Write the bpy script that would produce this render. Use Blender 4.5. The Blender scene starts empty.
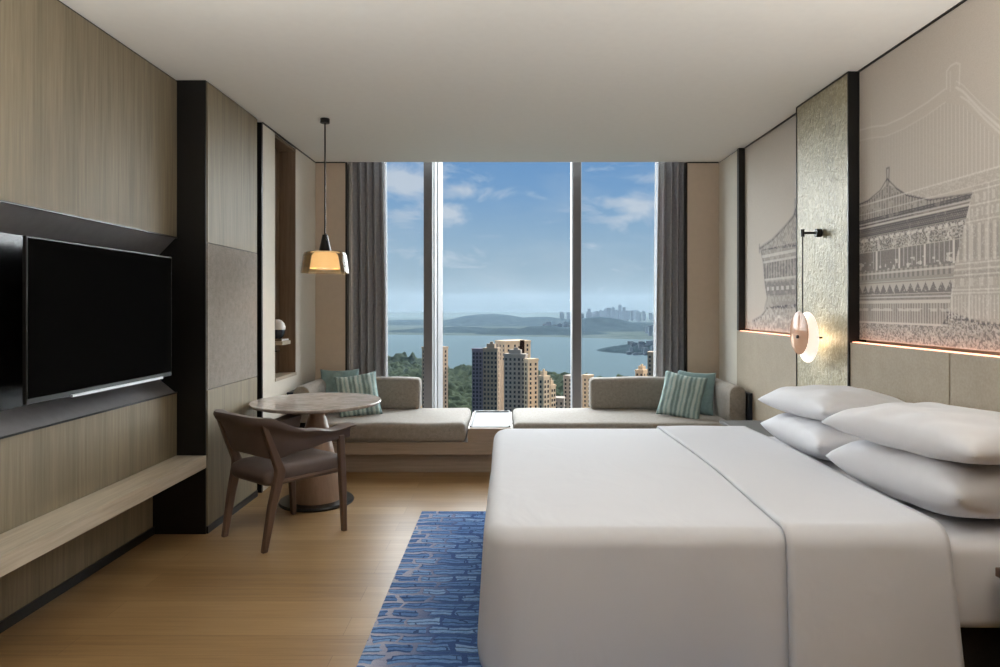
import bpy, bmesh, math, random
import numpy as np
from mathutils import Vector, Matrix, Euler
random.seed(7)
sc = bpy.context.scene
COL = sc.collection
PI = math.pi

# ------------------------------------------------------------------ materials
def srgb(r, g, b):
    f = lambda c: (c/255/12.92) if c/255 <= .04045 else ((c/255+.055)/1.055)**2.4
    return (f(r), f(g), f(b), 1)

class NT:
    def __init__(s, name):
        s.m = bpy.data.materials.new(name); s.m.use_nodes = True
        s.t = s.m.node_tree; s.b = s.t.nodes['Principled BSDF']
        s.out = s.t.nodes['Material Output']
    def n(s, typ, **kw):
        nd = s.t.nodes.new(typ)
        for k, v in kw.items():
            if k.startswith('_'): setattr(nd, k[1:], v)
            else:
                nd.inputs[k.replace('__', ' ')].default_value = v
        return nd
    def l(s, a, b): s.t.links.new(a, b)
    def coords(s, scale=(1, 1, 1), kind='Object', loc=(0,0,0), rot=(0,0,0)):
        tc = s.n('ShaderNodeTexCoord'); mp = s.n('ShaderNodeMapping')
        mp.inputs['Scale'].default_value = scale; mp.inputs['Location'].default_value = loc; mp.inputs['Rotation'].default_value = rot
        s.l(tc.outputs[kind], mp.inputs['Vector']); return mp.outputs['Vector']
    def ramp(s, fac, stops, interp='LINEAR'):
        r = s.n('ShaderNodeValToRGB'); cr = r.color_ramp; cr.interpolation = interp
        while len(cr.elements) < len(stops): cr.elements.new(.5)
        for e, (p, c) in zip(cr.elements, stops): e.position = p; e.color = c
        s.l(fac, r.inputs['Fac']); return r.outputs['Color']
    def noise(s, vec, scale, detail=3, rough=.5, dist=0):
        nd = s.n('ShaderNodeTexNoise'); s.l(vec, nd.inputs['Vector'])
        nd.inputs['Scale'].default_value = scale; nd.inputs['Detail'].default_value = detail
        nd.inputs['Roughness'].default_value = rough; nd.inputs['Distortion'].default_value = dist
        return nd.outputs['Fac']
    def bump(s, h, strength=.2, dist=.01):
        b = s.n('ShaderNodeBump'); b.inputs['Strength'].default_value = strength; b.inputs['Distance'].default_value = dist
        s.l(h, b.inputs['Height']); s.l(b.outputs['Normal'], s.b.inputs['Normal'])
    def mix(s, fac, a, b, mode='MIX'):
        m = s.n('ShaderNodeMix', _data_type='RGBA', _blend_type=mode)
        if isinstance(fac, (int, float)): m.inputs[0].default_value = fac
        else: s.l(fac, m.inputs[0])
        for i, v in ((6, a), (7, b)):
            if isinstance(v, tuple): m.inputs[i].default_value = v
            else: s.l(v, m.inputs[i])
        return m.outputs[2]
    def math(s, op, a, b=0.0, clamp=False):
        m = s.n('ShaderNodeMath', _operation=op, _use_clamp=clamp)
        for i, v in ((0, a), (1, b)):
            if isinstance(v, (int, float)): m.inputs[i].default_value = v
            else: s.l(v, m.inputs[i])
        return m.outputs[0]

def plain(name, col, rough=.6, metal=0, spec=.5, var=.04, nscale=20, bump=0, bscale=200):
    t = NT(name); v = t.coords()
    f = t.noise(v, nscale, 2)
    a = tuple(max(0, c*(1-var)) for c in col[:3])+(1,); b = tuple(c*(1+var) for c in col[:3])+(1,)
    t.l(t.ramp(f, [(.3, a), (.7, b)]), t.b.inputs['Base Color'])
    t.b.inputs['Roughness'].default_value = rough; t.b.inputs['Metallic'].default_value = metal
    t.b.inputs['Specular IOR Level'].default_value = spec
    if bump: t.bump(t.noise(v, bscale, 2), bump, .002)
    return t.m

def wood(name, dark, light, axis='Z', rough=.55, grain=90, stretch=.03, spec=.35):
    t = NT(name)
    sca = {'X': (stretch, 1, 1), 'Y': (1, stretch, 1), 'Z': (1, 1, stretch)}[axis]
    v = t.coords(sca)
    f1 = t.noise(v, grain, 4, .6, .3); f2 = t.noise(v, grain*.12, 3, .5, .6)
    f = t.math('ADD', t.math('MULTIPLY', f1, .55), t.math('MULTIPLY', f2, .45))
    t.l(t.ramp(f, [(.32, dark), (.68, light)]), t.b.inputs['Base Color'])
    t.b.inputs['Roughness'].default_value = rough; t.b.inputs['Specular IOR Level'].default_value = spec
    t.bump(f1, .12, .002)
    return t.m

def fabric(name, a, b, scale=350, rough=.9, bump=.35, sheen=.2):
    t = NT(name); v = t.coords()
    w1 = t.noise(v, scale, 2, .6); w2 = t.noise(v, scale*.15, 2)
    f = t.math('ADD', t.math('MULTIPLY', w1, .7), t.math('MULTIPLY', w2, .3))
    t.l(t.ramp(f, [(.35, a), (.65, b)]), t.b.inputs['Base Color'])
    t.b.inputs['Roughness'].default_value = rough; t.b.inputs['Specular IOR Level'].default_value = .2
    t.b.inputs['Sheen Weight'].default_value = sheen
    t.bump(w1, bump, .002)
    return t.m

def emit(name, col, strength):
    t = NT(name)
    t.b.inputs['Base Color'].default_value = col
    t.b.inputs['Emission Color'].default_value = col; t.b.inputs['Emission Strength'].default_value = strength
    return t.m

def thin_glass(name, tint=(1, 1, 1, 1), refl=1.0, rough=.0, body=None, body_fac=0):
    t = NT(name)
    fr = t.n('ShaderNodeFresnel', IOR=1.45); tr = t.n('ShaderNodeBsdfTransparent'); tr.inputs['Color'].default_value = tint
    gl = t.n('ShaderNodeBsdfGlossy'); gl.inputs['Roughness'].default_value = rough
    mx = t.n('ShaderNodeMixShader'); t.l(t.math('MULTIPLY', fr.outputs['Fac'], refl), mx.inputs['Fac'])
    t.l(tr.outputs[0], mx.inputs[1]); t.l(gl.outputs[0], mx.inputs[2]); last = mx
    if body:
        d = t.n('ShaderNodeBsdfTranslucent'); d.inputs['Color'].default_value = body
        d2 = t.n('ShaderNodeBsdfDiffuse'); d2.inputs['Color'].default_value = body
        m3 = t.n('ShaderNodeMixShader'); m3.inputs[0].default_value = .5; t.l(d.outputs[0], m3.inputs[1]); t.l(d2.outputs[0], m3.inputs[2])
        m2 = t.n('ShaderNodeMixShader'); m2.inputs[0].default_value = body_fac
        t.l(mx.outputs[0], m2.inputs[1]); t.l(m3.outputs[0], m2.inputs[2]); last = m2
    t.l(last.outputs[0], t.out.inputs['Surface'])
    return t.m

M = {}
M['ceiling'] = plain('ceiling_paint', srgb(235, 234, 228), .9, spec=.2, var=.01)
M['white_wall'] = plain('white_wallcovering', srgb(214, 208, 196), .8, spec=.2, var=.015, bump=.1, bscale=300)
M['beige_wall'] = plain('beige_wallcovering', srgb(196, 180, 162), .8, spec=.2, var=.02, bump=.1, bscale=300)
M['veneer'] = wood('oak_veneer', srgb(108, 98, 79), srgb(143, 131, 108), 'Z', .55, 70, .035)
M['veneer_light'] = wood('pale_shelf_veneer', srgb(158, 146, 128), srgb(196, 184, 164), 'Y', .5, 60, .05)
M['veneer_brown'] = wood('brown_niche_veneer', srgb(98, 80, 64), srgb(132, 112, 92), 'Z', .5, 50, .05)
M['bench_wood'] = wood('bench_walnut', srgb(134, 118, 103), srgb(166, 148, 130), 'X', .45, 60, .04)
M['dark_wood'] = wood('chair_walnut', srgb(78, 60, 50), srgb(108, 86, 72), 'Z', .4, 60, .06, .5)
M['ped_wood'] = wood('pedestal_wood', srgb(132, 108, 90), srgb(166, 140, 120), 'Z', .35, 40, .06, .5)
M['black'] = plain('black_metal', srgb(24, 23, 22), .35, .3, var=.05)
M['black_gloss'] = plain('black_gloss_panel', srgb(14, 14, 16), .22, 0, var=.03, spec=.5)
M['bronze'] = plain('dark_brushed_metal', srgb(150, 148, 150), .5, .6, var=.05)
M['chrome'] = plain('satin_steel', srgb(190, 190, 192), .3, .9, var=.02)
M['grey_fabric_wall'] = fabric('grey_textile_panel', srgb(128, 121, 114), srgb(158, 150, 142), 160, .85, .3, 0)
M['headboard'] = fabric('headboard_leather', srgb(158, 146, 128), srgb(170, 158, 140), 90, .6, .1, 0)
M['sofa'] = fabric('grey_linen_upholstery', srgb(124, 116, 107), srgb(156, 149, 140), 260, .9, .4)
M['sheet'] = plain('white_cotton', srgb(222, 222, 226), .75, spec=.25, var=.01)
M['duvet'] = plain('white_duvet_cotton', srgb(214, 215, 220), .8, spec=.2, var=.01)
def m_duvet():
    t = NT('white_duvet_cotton'); v = t.coords()
    t.b.inputs['Base Color'].default_value = srgb(208, 209, 214); t.b.inputs['Roughness'].default_value = .8; t.b.inputs['Specular IOR Level'].default_value = .2
    t.bump(t.noise(t.coords((1, .6, .6), rot=(.4, .5, .3)), 3.2, 3, .5, .8), .35, .03); return t.m
M['duvet'] = m_duvet()
M['leather'] = plain('taupe_leather', srgb(94, 81, 76), .5, spec=.4, var=.05, bump=.1, bscale=150)
M['plinth_dark'] = fabric('dark_base_fabric', srgb(42, 38, 36), srgb(58, 52, 48), 200)
M['white_lacquer'] = plain('white_lacquer', srgb(112, 112, 112), .5, var=.01, spec=.1)
M['mullion'] = plain('grey_aluminium', srgb(112, 112, 116), .5, .2, var=.03)
M['mullion_light'] = plain('white_window_frame', srgb(196, 199, 203), .45, var=.01)
M['teal'] = fabric('teal_linen', srgb(116, 142, 143), srgb(142, 166, 166), 220, .9, .3)
M['curtain'] = fabric('grey_curtain_cloth', srgb(142, 142, 146), srgb(170, 170, 174), 260, .9, .2)
M['glass'] = thin_glass('window_glass', (.97, .985, .985, 1), .06)
M['sheer'] = thin_glass('sheer_voile', (.9, .9, .9, 1), 0, body=(.8, .8, .8, 1), body_fac=.25)
M['amber_glass'] = thin_glass('smoked_amber_glass', (.93, .87, .76, 1), 1.2, .03, body=srgb(222, 208, 182), body_fac=.07)
M['screen'] = plain('tv_screen_glass', srgb(14, 14, 14), .6, 0, var=.02, spec=.0)
M['navy'] = plain('navy_ceramic', srgb(30, 38, 52), .25, var=.05)
M['white_ceramic'] = plain('white_ceramic', srgb(220, 220, 220), .3, var=.01)

def m_floor():
    t = NT('oak_plank_floor'); v = t.coords()
    br = t.n('ShaderNodeTexBrick'); t.l(v, br.inputs['Vector'])
    br.offset = .37; br.inputs['Scale'].default_value = 1
    br.inputs['Brick Width'].default_value = 1.7; br.inputs['Row Height'].default_value = .16
    br.inputs['Mortar Size'].default_value = .0011; br.inputs['Mortar Smooth'].default_value = .3
    br.inputs['Color1'].default_value = (.15, .15, .15, 1); br.inputs['Color2'].default_value = (.85, .85, .85, 1)
    br.inputs['Mortar'].default_value = (0, 0, 0, 1); br.inputs['Bias'].default_value = 0
    g = t.coords((.05, 1, 1)); f1 = t.noise(g, 55, 4, .6, .4); f2 = t.noise(g, 7, 3, .5, .8)
    f = t.math('ADD', t.math('MULTIPLY', f1, .4), t.math('ADD', t.math('MULTIPLY', f2, .35), t.math('MULTIPLY', br.outputs['Color'], .25)))
    c = t.ramp(f, [(.25, srgb(116, 88, 54)), (.5, srgb(144, 114, 76)), (.78, srgb(168, 138, 98))])
    c2 = t.mix(t.math('MULTIPLY', br.outputs['Fac'], .45), c, srgb(70, 52, 36))
    t.l(c2, t.b.inputs['Base Color'])
    t.b.inputs['Roughness'].default_value = .36; t.b.inputs['Specular IOR Level'].default_value = .4
    t.bump(f1, .06, .002); return t.m
M['floor'] = m_floor()

def m_marble():
    t = NT('beige_marble'); v = t.coords((1, 2.2, 1), rot=(0, 0, .5))
    f = t.noise(v, 5, 6, .65, 1.2)
    c = t.ramp(f, [(.3, srgb(166, 155, 147)), (.48, srgb(188, 179, 172)), (.52, srgb(204, 196, 190)), (.7, srgb(176, 165, 158))])
    t.l(c, t.b.inputs['Base Color']); t.b.inputs['Roughness'].default_value = .12
    return t.m
M['marble'] = m_marble()

def m_wavy():
    t = NT('rippled_champagne_glass'); v = t.coords((1, 1, 1))
    f = t.noise(v, 26, 4, .6, 1.5); f2 = t.noise(t.coords((1, 3, 1)), 14, 3, .6, .5)
    sp = t.noise(v, 60, 3, .7, 1)
    # silver crackle band running down the panel
    sx = t.n('ShaderNodeSeparateXYZ'); t.l(v, sx.inputs[0])
    band = t.math('SUBTRACT', 1, t.math('MULTIPLY', t.math('ABSOLUTE', t.math('ADD', sx.outputs['Y'], .13)), 9), True)
    k = t.math('MULTIPLY', band, t.math('GREATER_THAN', sp, .53))
    c = t.ramp(f, [(.3, srgb(138, 130, 104)), (.55, srgb(168, 160, 132)), (.75, srgb(194, 187, 162))])
    c = t.mix(t.math('MULTIPLY', k, .55), c, srgb(120, 118, 104))
    t.l(c, t.b.inputs['Base Color'])
    t.b.inputs['Roughness'].default_value = .36; t.b.inputs['Metallic'].default_value = .1
    t.bump(t.math('ADD', f, f2), .8, .006); return t.m
M['wavy'] = m_wavy()

def m_stripes():
    t = NT('striped_teal_weave'); v = t.coords()
    sx = t.n('ShaderNodeSeparateXYZ'); t.l(v, sx.inputs[0])
    w = t.noise(v, 12, 2); x = t.math('ADD', sx.outputs['X'], t.math('MULTIPLY', w, .02))
    s1 = t.math('SINE', t.math('MULTIPLY', x, 165)); s2 = t.math('SINE', t.math('MULTIPLY', x, 61))
    f = t.math('ADD', t.math('MULTIPLY', s1, .3), t.math('ADD', t.math('MULTIPLY', s2, .2), .5))
    f = t.math('ADD', f, t.math('MULTIPLY', t.math('SUBTRACT', t.noise(v, 160, 2), .5), .8))
    t.l(t.ramp(f, [(.15, srgb(112, 132, 132)), (.5, srgb(150, 174, 170)), (.8, srgb(184, 196, 192))]), t.b.inputs['Base Color'])
    t.b.inputs['Roughness'].default_value = .9; t.bump(f, .5, .006); return t.m
M['stripes'] = m_stripes()

def m_rug():
    t = NT('blue_rug_wool')
    v = t.coords(); nz = t.n('ShaderNodeTexNoise'); t.l(v, nz.inputs['Vector']); nz.inputs['Scale'].default_value = 8; nz.inputs['Detail'].default_value = 3
    sub = t.n('ShaderNodeVectorMath', _operation='MULTIPLY_ADD'); t.l(nz.outputs['Color'], sub.inputs[0])
    sub.inputs[1].default_value = (.15, .07, 0); t.l(v, sub.inputs[2])
    def brick(w, h, mort, off):
        b = t.n('ShaderNodeTexBrick'); t.l(sub.outputs[0], b.inputs['Vector']); b.offset = off; b.offset_frequency = 2; b.squash = 2.2; b.squash_frequency = 3
        b.inputs['Scale'].default_value = 1; b.inputs['Brick Width'].default_value = w; b.inputs['Row Height'].default_value = h
        b.inputs['Mortar Size'].default_value = mort; b.inputs['Mortar Smooth'].default_value = .25
        b.inputs['Color1'].default_value = (0, 0, 0, 1); b.inputs['Color2'].default_value = (1, 1, 1, 1); b.inputs['Mortar'].default_value = (.5, .5, .5, 1)
        return b
    b1 = brick(.14, .075, .011, .45); b2 = brick(.26, .030, .0045, .3)
    sx = t.n('ShaderNodeSeparateXYZ'); t.l(v, sx.inputs[0])
    # object origin at the rug's left edge: light network near the edge, deep blue towards the bed
    g = t.math('SUBTRACT', 1.0, t.math('MULTIPLY', t.math('ADD', sx.outputs['X'], t.math('MULTIPLY', t.noise(v, 5, 3), .22)), 2.5), True)
    blue = t.ramp(t.math('ADD', t.math('MULTIPLY', b1.outputs['Color'], .5), t.math('MULTIPLY', t.noise(v, 60, 3), .5)),
                  [(.2, srgb(76, 108, 156)), (.5, srgb(98, 132, 180)), (.8, srgb(134, 164, 202))])
    c = t.mix(t.math('MULTIPLY', b2.outputs['Fac'], .75), blue, srgb(34, 54, 92))
    lt = t.mix(g, srgb(58, 84, 130), srgb(196, 192, 200))
    c = t.mix(b1.outputs['Fac'], c, lt)
    fz = t.noise(v, 400, 2); c = t.mix(.25, c, t.ramp(fz, [(.3, (.0, .0, .0, 1)), (.7, (1, 1, 1, 1))]), 'SOFT_LIGHT')
    t.l(c, t.b.inputs['Base Color']); t.b.inputs['Roughness'].default_value = .95
    t.b.inputs['Specular IOR Level'].default_value = .1
    h = t.math('SUBTRACT', t.math('MULTIPLY', fz, .3), t.math('ADD', b1.outputs['Fac'], t.math('MULTIPLY', b2.outputs['Fac'], .6)))
    t.bump(h, .6, .008); return t.m
M['rug'] = m_rug()

def m_attr(name, rough=.8):
    t = NT(name); a = t.n('ShaderNodeAttribute', _attribute_name='ink')
    v = t.coords(); f = t.noise(v, 260, 2)
    c = t.mix(.12, a.outputs['Color'], t.ramp(f, [(.3, (0, 0, 0, 1)), (.7, (1, 1, 1, 1))]), 'SOFT_LIGHT')
    t.l(c, t.b.inputs['Base Color']); t.b.inputs['Roughness'].default_value = rough; t.b.inputs['Specular IOR Level'].default_value = .2
    return t.m
M['mural'] = m_attr('printed_wall_textile')

# ------------------------------------------------------------------ mesh helpers
def link(name, me, mat=None, parent=None, smooth=False, loc=None):
    o = bpy.data.objects.new(name, me); COL.objects.link(o)
    if mat is not None and not me.materials: me.materials.append(mat)
    if smooth:
        for p in me.polygons: p.use_smooth = True
    if parent is not None: o.parent = parent
    if loc is not None: o.location = loc
    return o

def bm_obj(name, bm, mat, parent=None, smooth=False, loc=None, bevel=0, segs=2, autosmooth=False):
    if bevel:
        bmesh.ops.bevel(bm, geom=list(bm.edges), offset=bevel, segments=segs, affect='EDGES', profile=.5, clamp_overlap=True)
    bmesh.ops.recalc_face_normals(bm, faces=bm.faces)
    me = bpy.data.meshes.new(name); bm.to_mesh(me); bm.free()
    return link(name, me, mat, parent, smooth, loc)

def bx(bm, x0, x1, y0, y1, z0, z1):
    v = [bm.verts.new((x, y, z)) for x in (x0, x1) for y in (y0, y1) for z in (z0, z1)]
    for f in ((0, 1, 3, 2), (4, 6, 7, 5), (0, 4, 5, 1), (2, 3, 7, 6), (0, 2, 6, 4), (1, 5, 7, 3)):
        bm.faces.new([v[i] for i in f])
    return v

def box(name, x0, x1, y0, y1, z0, z1, mat, parent=None, bevel=0, segs=2):
    """a box whose object origin sits at its base centre"""
    cx, cy = (x0+x1)/2, (y0+y1)/2
    bm = bmesh.new(); bx(bm, x0-cx, x1-cx, y0-cy, y1-cy, 0, z1-z0)
    loc = Vector((cx, cy, z0))
    if parent is not None: loc = parent.matrix_basis.inverted() @ loc if parent.type == 'EMPTY' or True else loc
    return bm_obj(name, bm, mat, parent, False, loc, bevel, segs)

def tag(o, label, cat, group=None, kind=None):
    o['label'] = label; o['category'] = cat
    if group: o['group'] = group
    if kind: o['kind'] = kind
    return o
def struct(o): o['kind'] = 'structure'; return o
def thing(name, loc, label, cat, group=None, rz=0):
    o = bpy.data.objects.new(name, None); COL.objects.link(o); o.location = loc; o.rotation_euler = (0, 0, rz)
    o.empty_display_size = .1
    return tag(o, label, cat, group)

def lathe(name, prof, mat, parent=None, loc=(0, 0, 0), n=48, smooth=True, axis='Z', rot=None):
    bm = bmesh.new(); rings = []
    for r, z in prof:
        if r < 1e-5: rings.append([bm.verts.new((0, 0, z))])
        else: rings.append([bm.verts.new((r*math.cos(2*PI*i/n), r*math.sin(2*PI*i/n), z)) for i in range(n)])
    for a, b in zip(rings, rings[1:]):
        if len(a) == 1 and len(b) == 1: continue
        for i in range(n):
            j = (i+1) % n
            if len(a) == 1: bm.faces.new((a[0], b[i], b[j]))
            elif len(b) == 1: bm.faces.new((a[i], a[j], b[0]))
            else: bm.faces.new((a[i], a[j], b[j], b[i]))
    if axis == 'X': bmesh.ops.rotate(bm, verts=bm.verts, cent=(0, 0, 0), matrix=Matrix.Rotation(PI/2, 3, 'Y'))
    o = bm_obj(name, bm, mat, parent, False, loc)
    if smooth:
        for p in o.data.polygons: p.use_smooth = True
        o.data.set_sharp_from_angle(angle=math.radians(40))
    return o

def tube_bm(bm, pts, radii, n=12, sx=1, sy=1):
    """swept tube with elliptical section, caps"""
    pts = [Vector(p) for p in pts]; rings = []
    for i, p in enumerate(pts):
        d = (pts[min(i+1, len(pts)-1)]-pts[max(i-1, 0)]).normalized()
        up = Vector((0, 1, 0)) if abs(d.z) > .7 else Vector((0, 0, 1))
        a = d.cross(up).normalized(); b = d.cross(a).normalized()
        r = radii[i] if isinstance(radii, (list, tuple)) else radii
        rings.append([bm.verts.new(p+a*r*sx*math.cos(2*PI*k/n)+b*r*sy*math.sin(2*PI*k/n)) for k in range(n)])
    for a, b in zip(rings, rings[1:]):
        for k in range(n): bm.faces.new((a[k], a[(k+1) % n], b[(k+1) % n], b[k]))
    bm.faces.new(rings[0]); bm.faces.new(list(reversed(rings[-1])))

def rrect(hx, hy, r, n):
    """n points per corner around a rounded rectangle, evenly matched"""
    pts = []
    for cx, cy, a0 in ((hx-r, hy-r, 0), (-hx+r, hy-r, PI/2), (-hx+r, -hy+r, PI), (hx-r, -hy+r, 1.5*PI)):
        for i in range(n):
            a = a0+PI/2*i/(n-1); pts.append((cx+r*math.cos(a), cy+r*math.sin(a)))
    return pts

def cushion_box(name, x0, x1, y0, y1, z0, z1, mat, r=.035, parent=None, crown=.008, seed=0, rot=0):
    """box cushion with rounded edges, a slightly crowned top and soft faces"""
    hx, hy, hz = (x1-x0)/2, (y1-y0)/2, (z1-z0)/2
    bm = bmesh.new(); bx(bm, -hx, hx, -hy, hy, 0, 2*hz)
    bmesh.ops.bevel(bm, geom=list(bm.edges), offset=r, segments=5, affect='EDGES', profile=.5, clamp_overlap=True)
    nx, ny = max(2, int(hx*2/.06)), max(2, int(hy*2/.06))
    for ax, h, k in ((0, hx, nx), (1, hy, ny)):
        for i in range(1, k):
            c = [0, 0, 0]; no = [0, 0, 0]; c[ax] = -h+r+(2*h-2*r)*i/k; no[ax] = 1
            bmesh.ops.bisect_plane(bm, geom=list(bm.verts)+list(bm.edges)+list(bm.faces), plane_co=c, plane_no=no)
    rnd = random.Random(seed); ph = [rnd.uniform(0, 6) for _ in range(6)]
    for v in bm.verts:
        a, b = v.co.x/hx, v.co.y/hy; w = max(0, 1-a*a)*max(0, 1-b*b)
        t = (v.co.z/hz-1)
        v.co.z += crown*t*w*1.5
        v.co.x += .004*math.sin(9*v.co.y+ph[0])*a; v.co.y += .005*math.sin(8*v.co.x+ph[1])*b
        v.co.z += .003*math.sin(11*v.co.x+ph[2])*math.sin(9*v.co.y+ph[3])*max(0, t)
    o = bm_obj(name, bm, mat, parent, True, ((x0+x1)/2, (y0+y1)/2, z0))
    o.rotation_euler.z = rot
    return o

def pillow_mesh(name, L, W, H, mat, loc, rot=(0, 0, 0), seed=0, n=36, bottom=.44, wr=.006, sag=0):
    """a real pillow: two crowned faces meeting in a seam, corners drawn out. local X = L, Y = W"""
    rnd = random.Random(seed); ph = [rnd.uniform(0, 6.28) for _ in range(8)]
    bm = bmesh.new(); top = {}; bot = {}
    for i in range(n+1):
        for j in range(n+1):
            u = -1+2*i/n; v = -1+2*j/n
            # edges drawn in between the corners
            px = u*(1-.07*(1-v*v)*abs(u)**3) ; py = v*(1-.09*(1-u*u)*abs(v)**3)
            e = max(0, (1-abs(u)**2.6))*max(0, (1-abs(v)**2.6)); h = e**.42
            wz = wr*(math.sin(7*u+5*v+ph[0])*math.sin(4*v-3*u+ph[1])+.6*math.sin(13*u-9*v+ph[2]))*min(1, e*3)
            edge = (i in (0, n)) or (j in (0, n))
            x, y = px*L/2, py*W/2; s = sag*(u*u)*.5
            if edge:
                vv = bm.verts.new((x, y, H*.02*math.sin(6*(u+v)+ph[3])-s)); top[i, j] = vv; bot[i, j] = vv
            else:
                top[i, j] = bm.verts.new((x, y, h*H*.56+wz-s)); bot[i, j] = bm.verts.new((x, y, -h*H*bottom-s*(1-h)-wz*.3))
    for i in range(n):
        for j in range(n):
            bm.faces.new((top[i, j], top[i+1, j], top[i+1, j+1], top[i, j+1]))
            f = (bot[i, j], bot[i, j+1], bot[i+1, j+1], bot[i+1, j])
            bm.faces.new(f)
    o = bm_obj(name, bm, mat, None, True, loc); o.rotation_euler = rot
    return o

# ------------------------------------------------------------------ the room
H = 2.7; YB = 6.21; YP = 3.97
struct(box('floor', -2.4, 2.3, -2.5, 6.7, -.12, 0, M['floor']))
struct(box('ceiling', -2.4, 2.3, -2.5, YB, H, H+.4, M['ceiling']))
struct(box('ceiling.001', -2.4, 2.3, YB, 6.75, 3.02, 3.1, M['ceiling']))   # curtain pocket
struct(box('wall_rear', -2.4, 2.3, -2.6, -2.5, 0, H, M['beige_wall']))
struct(box('wall_left', -2.3, -2.11, -2.5, YP, 0, H, M['veneer']))
struct(box('baseboard_left', -2.11, -2.098, -2.5, YP-.01, 0, .045, M['black']))
# veneered wall faces above and below the television recess
struct(box('wall_left_upper', -2.11, -1.967, -2.5, YP-.01, 1.765, H-.012, M['veneer']))
struct(box('wall_left_lower', -2.11, -1.967, -2.5, YP-.01, .47, .838, M['veneer']))
struct(box('trim_1', -2.11, -1.975, -2.5, YP-.01, H-.012, H, M['black']))
# television recess: glossy black back with sloping metal borders
bm = bmesh.new(); bx(bm, -2.11, -2.075, -2.5, YP-.01, .838, 1.765)
struct(bm_obj('wall_left_recess', bm, M['black_gloss']))
for k, (za, zb) in enumerate(((1.765, 1.655), (.838, .925))):
    bm = bmesh.new()
    P = [(-1.969, za), (-2.075, zb), (-2.075, za)]
    a = [bm.verts.new((x, -2.5, z)) for x, z in P]; b = [bm.verts.new((x, YP-.011, z)) for x, z in P]
    for i in range(3): bm.faces.new((a[i], a[(i+1) % 3], b[(i+1) % 3], b[i]))
    bm.faces.new(a); bm.faces.new(list(reversed(b)))
    struct(bm_obj('trim_%d' % (2+k), bm, M['bronze']))
    struct(box('trim_%d' % (4+k), -1.972, -1.962, -2.5, YP-.011, min(za, za-.008*(1-2*k)), max(za, za-.008*(1-2*k)), M['black']))
# floating shelf under the television
sh = box('wall_shelf', -2.109, -1.795, -2.45, YP-.002, .393, .468, M['veneer_light'], bevel=.002)
tag(sh, 'long pale oak floating shelf running below the television to the black column', 'shelf')
# black column end and its panelled side
struct(box('wall_column', -2.3, -1.80, YP, 4.76, 0, H, M['black']))
struct(box('wall_column_face', -2.115, -1.796, YP-.01, YP, 0, H-.004, M['black']))
for nm, z0, z1, mt in (('wall_column_panel', 0.045, .853, 'veneer'), ('wall_column_panel.001', .858, 1.73, 'grey_fabric_wall'), ('wall_column_panel.002', 1.735, H-.01, 'veneer')):
    struct(box(nm, -1.80, -1.790, YP+.004, 4.755, z0, z1, M[mt]))
struct(box('baseboard_left.001', -1.80, -1.786, YP, 4.76, 0, .043, M['black']))
# dark slot with a steel strip
struct(box('wall_left_slot', -2.3, -1.86, 4.76, 4.87, 0, H, M['black_gloss']))
struct(box('trim_6', -1.86, -1.845, 4.79, 4.825, .05, H-.02, M['chrome']))
struct(box('trim_7', -1.86, -1.79, 4.845, 4.87, 0, H-.008, M['black']))
# white wall with the tall niche
bm = bmesh.new()
bx(bm, -2.3, -1.794, 4.87, 5.13, 0, H-.01); bx(bm, -2.3, -1.794, 5.64, YB+.0, 0, H-.01)
bx(bm, -2.3, -1.794, 5.13, 5.64, 0, .79); bx(bm, -2.3, -1.94, 5.13, 5.64, .79, H-.01)
struct(bm_obj('wall_left_white', bm, M['white_wall']))
bm = bmesh.new()
bx(bm, -1.94, -1.93, 5.13, 5.64, .79, 2.685); bx(bm, -1.94, -1.797, 5.13, 5.142, .79, 2.685); bx(bm, -1.94, -1.797, 5.628, 5.64, .79, 2.685)
bx(bm, -1.94, -1.797, 5.13, 5.64, 2.66, 2.685)
struct(bm_obj('wall_niche_lining', bm, M['veneer_brown']))
struct(box('trim_8', -1.94, -1.788, 5.13, 5.64, .775, .80, M['veneer_light']))
struct(box('trim_9', -1.797, -1.789, 4.87, YB, H-.01, H, M['black']))
# window wall: stub walls either side of the curtains
struct(box('wall_back_left', -1.80, -1.515, YB, YB+.08, 0, 3.02, M['beige_wall']))
struct(box('wall_back_right', 1.672, 2.07, YB, YB+.08, 0, 3.02, M['beige_wall']))
struct(box('trim_10', -1.515, -1.502, YB, YB+.09, 0, H, M['black']))
struct(box('trim_11', 1.660, 1.672, YB, YB+.09, 0, H, M['black']))
struct(box('trim_12', -1.79, -1.515, YB-.008, YB, H-.01, H, M['black']))
struct(box('trim_13', 1.672, 1.96, YB-.008, YB, H-.01, H, M['black']))
struct(box('wall_back_outer_left', -2.3, -1.62, YB+.08, 6.75, 0, 3.02, M['beige_wall']))
struct(box('wall_back_outer_right', 1.80, 2.3, YB+.08, 6.75, 0, 3.02, M['beige_wall']))
# right wall
struct(box('wall_right', 2.05, 2.3, -2.5, YB, 0, H, M['beige_wall']))
struct(box('wall_right_rear', 1.966, 2.05, 5.70, YB, 0, H-.008, M['white_wall']))
struct(box('trim_14', 1.972, 2.05, 5.70, YB, H-.008, H, M['black']))
struct(box('trim_15', 1.958, 2.055, 5.655, 5.70, 1.15, H, M['black']))
struct(box('trim_16', 2.0, 2.05, -2.5, 5.655, H-.006, H, M['black']))
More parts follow.
